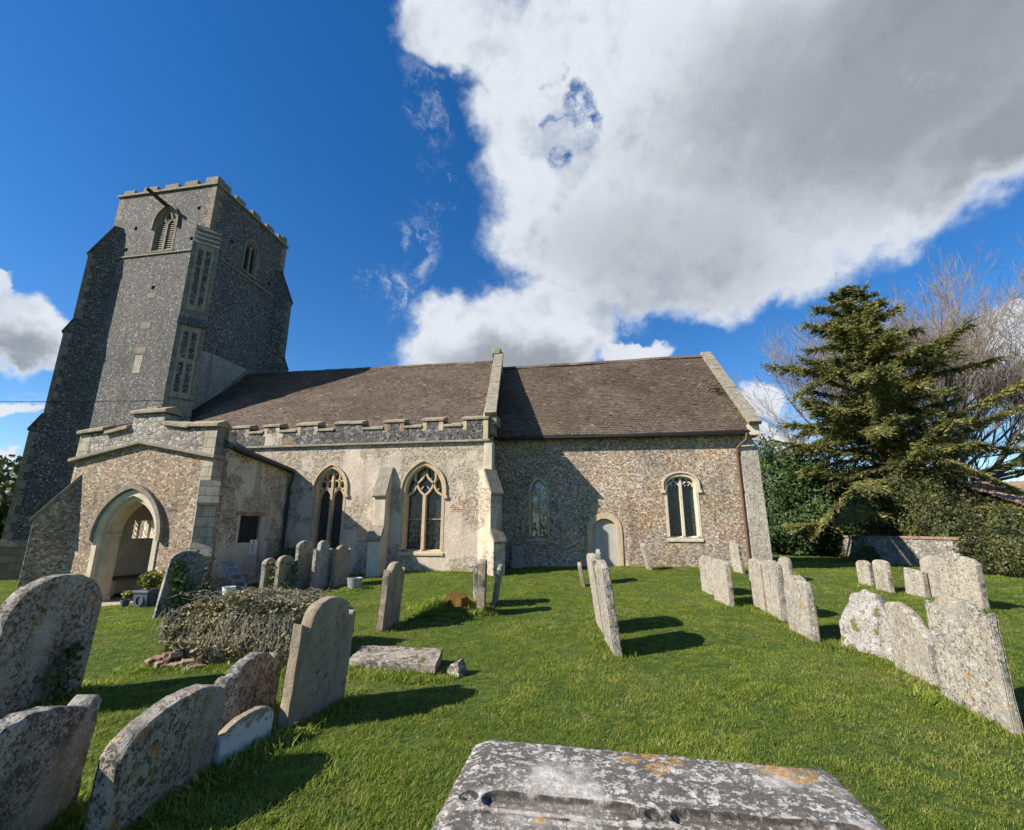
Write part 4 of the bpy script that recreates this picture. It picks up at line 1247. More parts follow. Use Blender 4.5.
# quoins of the belfry stage, string courses
mb = MB()
for z in np.arange(14.6, 17.6, 0.36):
    a = 0.26 if int(round(z / 0.36)) % 2 else 0.42
    mb.box(TX1 - a, TX1 + 0.008, TY0 - 0.008, TY0 + 0.68 - a, z, z + 0.352)
    mb.box(TX0 - 0.008, TX0 + a, TY0 - 0.009, TY0 + 0.2, z, z + 0.352)
    mb.box(TX1 - 0.2, TX1 + 0.009, TY1 - a, TY1 + 0.008, z, z + 0.352)
mb.build('quoin', M['tower_stone'], tower)
def band(mb, z, h, out, bevel=0.0):
    mb.box(TX0 - out, TX1 + out, TY0 - out, TY0 + 0.05, z, z + h)
    mb.box(TX1 - 0.05, TX1 + out - .002, TY0 + 0.051, TY1 + out, z, z + h - .002)
    mb.box(TX0 - out, TX0 + 0.05, TY0 + 0.052, TY1 + out - .003, z, z + h - .003)
mb = MB()
band(mb, 14.28, 0.08, 0.06)
band(mb, 17.79, 0.11, 0.09)
mb.build('string_course', M['ridge_stone'], tower, bevel=0.015)
# battlements
mb = MB()
t = 0.4
def wall_run(p, q, segs, nrm):
    p, q, nrm = Vector(p), Vector(q), Vector(nrm)
    L = (q - p).length
    d = (q - p) / L
    for a, b, h, mi in segs:
        A, B = p + d * (a * L), p + d * (b * L)
        z0 = 17.91
        mb.hexa([A, B, B + nrm * t, A + nrm * t, A + Vector((0, 0, h)), B + Vector((0, 0, h)), B + nrm * t + Vector((0, 0, h)), A + nrm * t + Vector((0, 0, h))], mi)
pat = [(0, .11, .46, 1), (.11, .22, .16, 0), (.22, .33, .44, 2), (.33, .46, .16, 0), (.46, .59, .44, 2), (.59, .72, .16, 0), (.72, .84, .46, 2), (.84, .885, .16, 0), (.885, 1.0, .58, 1)]
pat_s = [(.0, .03, .12, 1), (.03, .145, .27, 2), (.145, .24, .08, 0), (.24, .38, .32, 1), (.38, .46, .08, 0), (.46, .60, .31, 2), (.60, .66, .09, 0), (.66, .795, .34, 1), (.795, .87, .10, 0), (.87, .999, .42, 1)]
wall_run((TX0, TY0, 17.91), (TX1, TY0, 17.91), pat_s, (0, 1, 0))
wall_run((TX1 - .002, TY0 + .41, 17.91), (TX1 - .002, TY1 - .41, 17.91), [(0, .10, .36, 1), (.10, .19, .09, 0), (.19, .33, .31, 2), (.33, .45, .08, 0), (.45, .58, .33, 1), (.58, .70, .09, 0), (.70, .83, .30, 1), (.83, .92, .08, 0), (.92, 1, .34, 1)], (-1, 0, 0))
wall_run((TX0 + .002, TY0 + .41, 17.91), (TX0 + .002, TY1 - .41, 17.91), [(0, .3, .15, 0), (.3, .42, .44, 1), (.42, 1, .15, 0)], (1, 0, 0))
wall_run((TX0 + .41, TY1 - .003, 17.91), (TX1, TY1 - .003, 17.91), [(0, .2, .44, 1), (.2, .4, .15, 0), (.4, .6, .44, 2), (.6, .8, .15, 0), (.8, 1, .46, 1)], (0, -1, 0))
mb.build('battlement', [M['tower_flint'], M['tower_stone'], M['worn_brick']], tower, bevel=0.03)


def belfry(fr, cx, w, z0, zs, za, hood):
    mb = MB()
    inner = arch(cx, w - 0.16, z0 + .1, zs, za - 0.2)
    outer = arch(cx, w, z0 - .0, zs, za)
    mid = arch(cx, w - 0.08, z0 + .02, zs, za - 0.1)
    n = len(inner)
    mb.ring(fr, mid, [(a + (a - cx) * 0.06, b) for a, b in outer], -0.015, 0.5)
    mb.add([fr(a, b, -0.012) for a, b in mid] + [fr(a, b, 0.10) for a, b in inner], [(i, i + 1, n + i + 1, n + i) for i in range(n - 1)])
    mb.add([fr(a, b, 0.10) for a, b in inner] + [fr(a, b, 0.5) for a, b in inner], [(i, i + 1, n + i + 1, n + i) for i in range(n - 1)])
    ww = w - 0.16
    mb.bar(fr, [(cx, z0), (cx, zs + 0.02)], 0.12, 0.06, 0.4)
    for sx in (-1, 1):
        mb.bar(fr, arc_pts((cx + sx * 0.01, zs - 0.05), (cx + sx * ww * 0.5, zs + 0.3), 0.12 * sx), 0.09, 0.07, 0.4)
        mb.bar(fr, arc_pts((cx + sx * ww, zs - 0.05), (cx + sx * ww * 0.5, zs + 0.3), -0.12 * sx), 0.09, 0.07, 0.4)
        mb.bar(fr, arc_pts((cx + sx * ww * 0.5, zs + 0.28), (cx, za - 0.2), -0.05 * sx), 0.08, 0.07, 0.4)
    mb.hexa([fr(cx - w - .1, z0 - .12, -0.06), fr(cx + w + .1, z0 - .12, -0.06), fr(cx + w + .1, z0 - .12, .4), fr(cx - w - .1, z0 - .12, .4), fr(cx - w - .1, z0 - .02, -0.06), fr(cx + w + .1, z0 - .02, -0.06), fr(cx + w + .1, z0 + .12, .4), fr(cx - w - .1, z0 + .12, .4)])
    if hood:
        o1 = [(cx - w - .02, zs - .25)] + arch(cx, w + .02, zs, zs + .01, za + .03)[1:-1] + [(cx + w + .02, zs - .25)]
        o2 = [(cx - w - .13, zs - .25)] + arch(cx, w + .12, zs, zs + .01, za + .16)[1:-1] + [(cx + w + .13, zs - .25)]
        mb.ring(fr, o1, o2, -0.10, 0.03)
    o = mb.build('belfry_window', M['tower_stone'], tower, smooth=35)
    mb = MB()
    z = z0 + 0.12
    while z < zs + 0.35:
        for sx in (-1, 1):
            a, b = cx + sx * 0.05, cx + sx * (ww + 0.02)
            mb.hexa([fr(a, z, .12), fr(b, z, .12), fr(b, z + .09, .34), fr(a, z + .09, .34), fr(a, z + .035, .12), fr(b, z + .035, .12), fr(b, z + .125, .34), fr(a, z + .125, .34)])
        z += 0.115
    mb.build('louvres', M['louvre' if hood else 'dark_wood'], o)  # east louvres take the darker wood to put their shade into the colour
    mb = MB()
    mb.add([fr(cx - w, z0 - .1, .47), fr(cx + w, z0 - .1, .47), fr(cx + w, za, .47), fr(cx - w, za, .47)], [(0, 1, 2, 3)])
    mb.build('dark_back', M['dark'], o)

belfry(FTS, -19.9, 0.62, 14.50, 15.95, 16.92, True)
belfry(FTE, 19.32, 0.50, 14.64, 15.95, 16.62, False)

# stone and brick patches of blocked slits on the south face
for x0, x1, z0, z1, mi in ((-20.12, -19.66, 11.98, 12.32, 0), (-20.15, -19.6, 10.45, 10.85, 0), (-20.2, -19.6, 9.25, 9.6, 0), (-20.08, -19.68, 8.35, 9.2, 1)):
    mb = MB()
    mb.box(x0, x1, TY0 - 0.012, TY0 + 0.1, z0, z1)
    mb.build('blocked_slit', M['quoin_rubble' if mi else 'tower_stone'], tower, bevel=.01)

def tower_buttress(corner, ang, panels):
    st = [(5.75, 6.45, 1.05, 0.75), (10.25, 10.95, 0.75, 0.50), (14.25, 16.0, 0.56, -0.15)]
    if panels:
        st = [(5.75, 6.3, 0.78, 0.62), (10.25, 10.7, 0.62, 0.50), (14.25, 15.4, 0.50, -0.15)]
    pA, pB, pC = (.78, .62, .50) if panels else (1.05, .75, .56)
    o, P = buttress('buttress', corner, ang, 1.0 if panels else .9, st, M['tower_flint'], tower, foot=-1.2, weather=not panels, wmat=M['tower_flint'], back=0.75)
    mb = MB()
    # stone quoins on the outer edges
    for (z0, z1, p) in ((1.2, 5.75, pA), (6.45, 10.25, pB), (10.95, 14.25, pC)):
        z = z0
        i = 0
        while z < z1 - 0.2:
            h = min(0.34, z1 - z)
            for s in (-1, 1):
                d = 0.30 if (i + (s > 0)) % 2 else 0.16
                wq = 0.16 if (i + (s > 0)) % 2 else 0.10
                pa = p + 0.012
                a, b = s * (0.512 if panels else .462), s * (0.512 - (0.14 if panels else wq + 0.11))
                q0, q1 = (a, b) if a < b else (b, a)
                mb.hexa([P(p - d, q0, z), P(pa, q0, z), P(pa, q1, z), P(p - d, q1, z), P(p - d, q0, z + h - .008), P(pa, q0, z + h - .008), P(pa, q1, z + h - .008), P(p - d, q1, z + h - .008)])
            z += 0.34
            i += 1
    mb.build('quoin', M['tower_stone'], o)
    # plinth
    mb = MB()
    mb.hexa([P(-.3, -.62, -1.2), P(1.3, -.62, -1.2), P(1.3, .62, -1.2), P(-.3, .62, -1.2), P(-.3, -.62, 0.95), P(1.3, -.62, 0.95), P(1.3, .62, 0.95), P(-.3, .62, 0.95)])
    mb.hexa([P(-.3, -.62, 0.95), P(1.3, -.62, 0.95), P(1.3, .62, 0.95), P(-.3, .62, 0.95), P(-.3, -.503, 1.22), P(1.07, -.503, 1.22), P(1.07, .503, 1.22), P(-.3, .503, 1.22)])
    mb.build('plinth', M['tower_stone'], o, bevel=0.02)
    if panels:
        mb = MB()
        for z0, z1, p, splits in ((6.95, 10.15, pB, 8.6), (10.95, 14.2, pC, None)):
            pa = p + 0.016
            def slab(q0, q1, a, b, e=0.0):
                mb.hexa([P(p - .1, q0, a), P(pa + e, q0, a), P(pa + e, q1, a), P(p - .1, q1, a), P(p - .1, q0, b), P(pa + e, q0, b), P(pa + e, q1, b), P(p - .1, q1, b)])
            slab(-.36, -.24, z0, z1)
            slab(.24, .36, z0, z1)
            slab(-.06, .06, z0, z1)
            for a, b in [(z0, z0 + .25), (z1 - .25, z1)] + ([(splits - .1, splits + .1)] if splits else []):
                slab(-.24, -.06, a, b, .001)
                slab(.06, .24, a, b, .001)
        mb.build('flushwork_panel', M['coping_stone'], o)
        mb = MB()                           # dark knapped flint in the panels
        for z0, z1, p in ((7.2, 9.9, pB), (11.2, 13.95, pC)):
            mb.hexa([P(p - .1, -.24, z0), P(p + .004, -.24, z0), P(p + .004, .24, z0), P(p - .1, .24, z0), P(p - .1, -.24, z1), P(p + .004, -.24, z1), P(p + .004, .24, z1), P(p - .1, .24, z1)])
        mb.build('flushwork_flint', M['dark_flint'], o)
        mb = MB()                           # ashlar block under the panels, gablet on top
        mb.hexa([P(0, -.52, 5.7), P(.80, -.52, 5.7), P(.80, .52, 5.7), P(0, .52, 5.7), P(0, -.52, 6.45), P(.65, -.52, 6.45), P(.65, .52, 6.45), P(0, .52, 6.45)])
        mb.hexa([P(0, -.514, 6.45), P(.634, -.514, 6.45), P(.634, .514, 6.45), P(0, .514, 6.45), P(0, -.514, 6.93), P(.634, -.514, 6.93), P(.634, .514, 6.93), P(0, .514, 6.93)])
        mb.hexa([P(0, -.52, 10.17), P(.65, -.52, 10.17), P(.65, .52, 10.17), P(0, .52, 10.17), P(0, -.52, 10.93), P(.525, -.52, 10.93), P(.525, .52, 10.93), P(0, .52, 10.98)])
        for i, z in enumerate((14.22, 14.52, 14.82, 15.12)):
            pr = 0.50 - i * 0.13
            mb.hexa([P(-.1, -.515, z), P(pr + .05, -.515, z), P(pr + .05, .515, z), P(-.1, .515, z), P(-.1, -.515, z + .30), P(pr - .11, -.515, z + .30), P(pr - .14, .515, z + .30), P(-.1, .515, z + .30)])
        mb.build('ashlar', M['tower_stone'], o, bevel=0.01)

tower_buttress((TX1, TY0, 0), -45, True)
tower_buttress((TX0, TY0, 0), -135, False)
tower_buttress((TX1, TY1, 0), 45, False)
tower_buttress((TX0, TY1, 0), 135, False)

# pale line of a former, steeper roof on the east face, and the present lead flashing
mb = MB()
A, B = Vector((0, 16.75, 5.55)), Vector((0, 20.3, 9.52))
for i in range(8):
    a, b = A.lerp(B, i / 8), A.lerp(B, (i + .98) / 8)
    mb.hexa([(TX1 - .05, a.y, a.z), (TX1 + .09, a.y, a.z), (TX1 + .09, b.y, b.z), (TX1 - .05, b.y, b.z), (TX1 - .05, a.y - .1, a.z + .12), (TX1 + .09, a.y - .1, a.z + .12), (TX1 + .09, b.y - .1, b.z + .12), (TX1 - .05, b.y - .1, b.z + .12)])
mb.build('roof_drip', M['tower_stone'], tower, bevel=0.01)
mb = MB()
mb.plate(FTE, [(17.05, 6.1), (17.05, 9.4), (17.6, 9.6), (20.0, 9.62), (20.25, 9.55)], [], -0.012, 0.05)
mb.build('old_gable_scar', M['quoin_rubble'], tower)
# wooden spout beam leaning out above the south belfry window
mb = MB()
mb.tube([(-20.02, 16.75, 16.92), (-20.05, 16.5, 16.98), (-20.34, 15.72, 17.30)], [0.10, 0.10, 0.085], 8)
mb.build('spout', M['dark_wood'], tower, smooth=40)

# --- things fixed to or standing by the church
def loc_obj(o, loc):
    """moves an object's origin to a point without moving the mesh"""
    loc = Vector(loc)
    for v in o.data.vertices:
        v.co -= loc
    o.location = loc
    return o

mb = MB()
mb.plate(frame_e(PX1), [(13.66, 0.86), (13.98, 0.86), (13.98, 1.30), (13.66, 1.30)], [], 0.025, 0.035)
o = loc_obj(mb.build('notice', M['paper']), (PX1, 13.8, 1.3))
tag(o, 'white paper notice pinned below the barred porch window', 'notice')
mb = MB()                                   # printed block on the notice, unreadable at this distance
for i in range(7):
    mb.plate(frame_e(PX1), [(13.71, 0.92 + i * .04), (13.93 - (i % 3) * .04, 0.92 + i * .04), (13.93 - (i % 3) * .04, 0.935 + i * .04), (13.71, 0.935 + i * .04)], [], 0.022, 0.03)
mb.plate(frame_e(PX1), [(13.79, 1.21), (13.85, 1.21), (13.85, 1.27), (13.79, 1.27)], [], 0.022, 0.03)
ORIGIN[o.name] = Vector((PX1, 13.8, 1.3))
mb.build('print', M['iron'], o)

# overhead cable
mb = MB()
mb.tube([Vector((-46 + 29.65 * t, 13.9 + 2.4 * t, 7.95 - 1.08 * t - 0.9 * 4 * t * (1 - t) * 0.25)) for t in [i / 16 for i in range(17)]], 0.013, 5)
o = loc_obj(mb.build('overhead_cable', M['cable'], smooth=60), (-16.35, 16.3, 6.87))
tag(o, 'thin black overhead cable running across the sky to the tower buttress', 'cable')

# folded stepladder leaning on the porch wall
lad = thing('stepladder', (-10.1, 12.3, gz(-10.1, 12.3)), 'small folded blue and white stepladder leaning on the porch wall', 'ladder')
base = Vector((-9.55, 12.1, gz(-9.55, 12.1)))
topv = Vector((-9.98, 11.85, base.z + .85))
sd_ = Vector((0.36, 0.5, 0)).normalized()
for nm, mt, off in (('front_frame', M['pale_metal'], 0.0), ('rear_frame', M['blue_paint'], 0.10)):
    mb = MB()
    o_ = Vector((0.75, -0.55, 0)).normalized() * off
    for s in (-.15, .15):
        mb.tube([base + sd_ * s + o_, topv + sd_ * s * 0.8 + o_], 0.026, 6)
    for i in range(1, 5):
        p = (base + o_).lerp(topv + o_, i / 5)
        mb.tube([p - sd_ * .14, p + sd_ * .14], 0.034, 6)
    mb.build(nm, mt, lad, smooth=40)

# white bucket
def lathe(mb, c, prof, n=20, mi=0):
    V, F = [], []
    for r, z in prof:
        V += [(c[0] + r * cos(2 * pi * i / n), c[1] + r * sin(2 * pi * i / n), c[2] + z) for i in range(n)]
    for j in range(len(prof) - 1):
        F += [(j * n + i, j * n + (i + 1) % n, (j + 1) * n + (i + 1) % n, (j + 1) * n + i) for i in range(n)]
    return mb.add(V, F, mi)

c = (-9.35, 11.3, gz(-9.35, 11.3) - 0.01)
b = thing('bucket', c, 'small white plastic bucket beside the stepladder', 'bucket')
mb = MB()
lathe(mb, c, [(0, 0), (.115, 0), (.15, .30), (.162, .30), (.162, .315), (.148, .315), (.115, .02), (0, .02)])
mb.build('pail', M['white_plastic'], b, smooth=40)
mb = MB()
mb.tube([(c[0] + .16 * cos(t), c[1] + .05 + .08 * sin(t), c[2] + .30 - .12 * sin(t)) for t in [pi * i / 10 for i in range(11)]], 0.006, 5)
mb.build('handle', M['iron'], b, smooth=60)

# grey square planter and the small pot beside it, in front of the porch doorway
PLX, PLY = -10.75, 10.35
g0 = gz(PLX, PLY) - 0.02
pl = thing('planter', (PLX, PLY, g0), 'slate grey square planter with a raised round panel by the porch', 'planter')
mb = MB()
w0, w1, hh = 0.17, 0.21, 0.40
q = lambda s, z: [(PLX - s, PLY - s, g0 + z), (PLX + s, PLY - s, g0 + z), (PLX + s, PLY + s, g0 + z), (PLX - s, PLY + s, g0 + z)]
mb.hexa(q(w0, 0) + q(w1, hh))
mb.hexa(q(w1 + .018, hh - .05) + q(w1 + .018, hh + .012))
ob = mb.build('box', M['planter_grey'], pl, bevel=0.012)
mb = MB()
for s in (0, 1):
    fr = (lambda a, b, d: (PLX + a, PLY - (w0 + w1) / 2 - .006 + d, g0 + b)) if s == 0 else (lambda a, b, d: (PLX + (w0 + w1) / 2 + .006 - d, PLY + a, g0 + b))
    mb.ring(fr, [(.09 * cos(2 * pi * i / 20), .19 + .10 * sin(2 * pi * i / 20)) for i in range(20)], [(.115 * cos(2 * pi * i / 20), .19 + .128 * sin(2 * pi * i / 20)) for i in range(20)], -.02, .05, 0, True)
mb.build('round_moulding', M['planter_grey'], pl, smooth=40)
c = (-11.3, 10.3, gz(-11.3, 10.3) - .01)
mb = MB()
lathe(mb, c, [(0, 0), (.07, 0), (.095, .16), (.105, .16), (.105, .185), (.09, .185), (.085, .14), (0, .14)])
tag(loc_obj(mb.build('flower_pot', M['planter_grey'], smooth=40), c), 'small dark flower pot left of the square grey planter', 'plant pot')

# galvanised pot by the path and the green cover between porch and nave
c = (-6.23, 11.94, gz(-6.23, 11.94) - .02)
v_ = thing('grave_vase', c, 'round grey metal pot standing in a tuft of grass', 'pot')
mb = MB()
lathe(mb, c, [(0, 0), (.15, 0), (.19, .30), (.20, .30), (.20, .325), (.182, .325), (.16, .2), (0, .2)], 24)
mb.build('bowl', M['galvanised'], v_, smooth=40)

mb = MB()                                   # pale stone leaning on the chancel wall
mb.hexa([(-3.02, 16.95, .2), (-2.60, 16.95, .2), (-2.60, 17.05, .2), (-3.02, 17.05, .2), (-3.02, 17.18, 1.05), (-2.60, 17.18, 1.05), (-2.60, 17.28, 1.05), (-3.02, 17.28, 1.05)])
tag(loc_obj(mb.build('leaning_slab', M['grave_grey'], bevel=0.015), (-2.8, 17.05, .35)), 'small square grey slab leaning on the chancel wall beside the corner buttress', 'stone slab')

# ------------------------------------------------------------------ gravestones
def prof_round(depth):
    return lambda u, H: H - depth * (1 - sqrt(max(0.0, 1 - u * u)))

def prof_flat(slope=0.0):
    return lambda u, H: H + slope * u

def prof_shoulder(cap=0.62, drop=0.16, rise=0.22):
    def f(u, H):
        a = abs(u)
        if a < cap:
            return H - rise * (1 - sqrt(max(0, 1 - (a / cap) ** 2))) * 0.75
        return H - drop - rise * 0.75 + 0.05 * (a - cap) / (1 - cap)
    return f

def prof_ogee(d=0.17):
    """round centre sweeping down through hollow curves to small raised ends"""
    def f(u, H):
        a = abs(u)
        if a < 0.5:
            return H - d * 0.5 * (1 - sqrt(max(0, 1 - (a / 0.62) ** 2)))
        t = (a - 0.5) / 0.5
        return H - d * (0.22 + 0.78 * sin(pi / 2 * min(1, t * 1.25))) + 0.055 * max(0, t - 0.72) / 0.28
    return f

def prof_scroll(d=0.2):
    """double curve: a swelling centre with scrolled hollows either side"""
    def f(u, H):
        a = abs(u)
        z = H - d * (a ** 1.7)
        return z - 0.035 * exp_(-((a - 0.62) / 0.07) ** 2) + 0.035 * exp_(-((a - 0.82) / 0.1) ** 2)
    return f

exp_ = math.exp

def prof_broken(pts):
    def f(u, H):
        for (a, za), (b, zb) in zip(pts, pts[1:]):
            if a <= u <= b:
                return H + za + (zb - za) * (u - a) / (b - a)
        return H
    return f

STONES = {}

def gravestone(key, x, y, w, h, t, ang, lean, tilt, prof, mat, label, group, seed, rough=0.006, taper=0.0, panel=False, dz=0.0, chips=1.0):
    """a slab about 0.1 m thick: ang = direction of its width, lean tips the top to the east, tilt leans it along its width"""
    NC, NR = 30, 36
    BUR = 0.30
    us = [-1 + 2 * i / NC for i in range(NC + 1)]
    us = sorted(set([round(u, 5) for u in us] + [-.997, .997, -0.64, -0.60, 0.60, 0.64, -.985, .985]))
    NC = len(us) - 1
    rows = [j / NR for j in range(NR + 1)]
    b = 0.012
    hw = w / 2
    H = h
    V = []
    idx = {}
    sv = Vector((seed * 3.17, seed * 1.73, seed * 0.61))

    def top(u):
        z = prof(u, H)
        z += chips * (0.010 * noise.noise((u * 5, seed, 0)) - 0.030 * max(0, noise.noise((u * 3.1, seed * 2.0, 4)) - 0.33))
        return z

    def place(u, v, side):
        zt = top(u)
        z = -BUR + (zt + BUR) * v
        x_ = u * hw * (1 - taper * (1 - max(0, min(1, z / H))))
        p = Vector((x_, side, z))
        q = p * 7 + sv
        n1 = noise.noise(q)
        n2 = noise.noise(q * 3.1)
        e = rough * n1 + rough * 0.45 * n2
        edge = max(abs(u) ** 8, v ** 16)
        p.y += e * (1 if side < 0 else -1)
        p.x += edge * rough * 1.3 * noise.noise(p * 9 + sv) * (1 if abs(u) > .5 else .3)
        return p

    def grid(side, inset):
        g = []
        for j, v in enumerate(rows):
            row = []
            for i, u in enumerate(us):
                p = place(u, v, side)
                if inset:
                    if i == 0:
                        p.x += b
                    if i == NC:
                        p.x -= b
                    if j == NR:
                        p.z -= b
                row.append(len(V))
                V.append(p)
            g.append(row)
        return g

    F = []
    fr, bk = grid(-t / 2, True), grid(t / 2, True)
    for j in range(NR):
        for i in range(NC):
            F.append((fr[j][i], fr[j][i + 1], fr[j + 1][i + 1], fr[j + 1][i]))
            F.append((bk[j][i], bk[j + 1][i], bk[j + 1][i + 1], bk[j][i + 1]))
    loop = [(j, 0) for j in range(NR + 1)] + [(NR, i) for i in range(1, NC + 1)] + [(j, NC) for j in range(NR - 1, -1, -1)]
    def rim(off):
        r = []
        for j, i in loop:
            p = place(us[i], rows[j], off)
            r.append(len(V))
            V.append(p)
        return r
    r0, r1 = rim(-t / 2 + b), rim(t / 2 - b)
    f0, b0 = [fr[j][i] for j, i in loop], [bk[j][i] for j, i in loop]
    for m in range(len(loop) - 1):
        F += [(f0[m], f0[m + 1], r0[m + 1], r0[m]), (r0[m], r0[m + 1], r1[m + 1], r1[m]), (r1[m], r1[m + 1], b0[m + 1], b0[m])]
    if panel:                                # shallow sunk panel on both faces
        for gidx, sgn in ((fr, 1), (bk, -1)):
            for j, v in enumerate(rows):
                for i, u in enumerate(us):
                    p = V[gidx[j][i]]
                    rr = top(u) - 0.10
                    if abs(u) < 0.80 and 0.18 * H < p.z < rr - 0.02:
                        p.y += sgn * 0.012
    o = raw_mesh('gravestone', [tuple(p) for p in V], F, mat, smooth=True)
    bm = bmesh.new()
    bm.from_mesh(o.data)
    bmesh.ops.recalc_face_normals(bm, faces=bm.faces)
    bm.to_mesh(o.data)
    bm.free()
    o.data.polygons.foreach_set('use_smooth', [True] * len(o.data.polygons))
    o.data.set_sharp_from_angle(angle=radians(42))
    ax = Vector((cos(radians(ang)), sin(radians(ang)), 0))      # local x
    R = Matrix.Rotation(radians(ang), 4, 'Z')
    # lean towards east: rotate about the width axis
    L = Matrix.Rotation(radians(lean), 4, 'X')
    T = Matrix.Rotation(radians(tilt), 4, 'Y')
    o.matrix_world = Matrix.Translation((x, y, gz(x, y) + dz)) @ R @ L @ T
    tag(o, label, 'gravestone', group)
    STONES[key] = (x, y, w, ang)
    return o

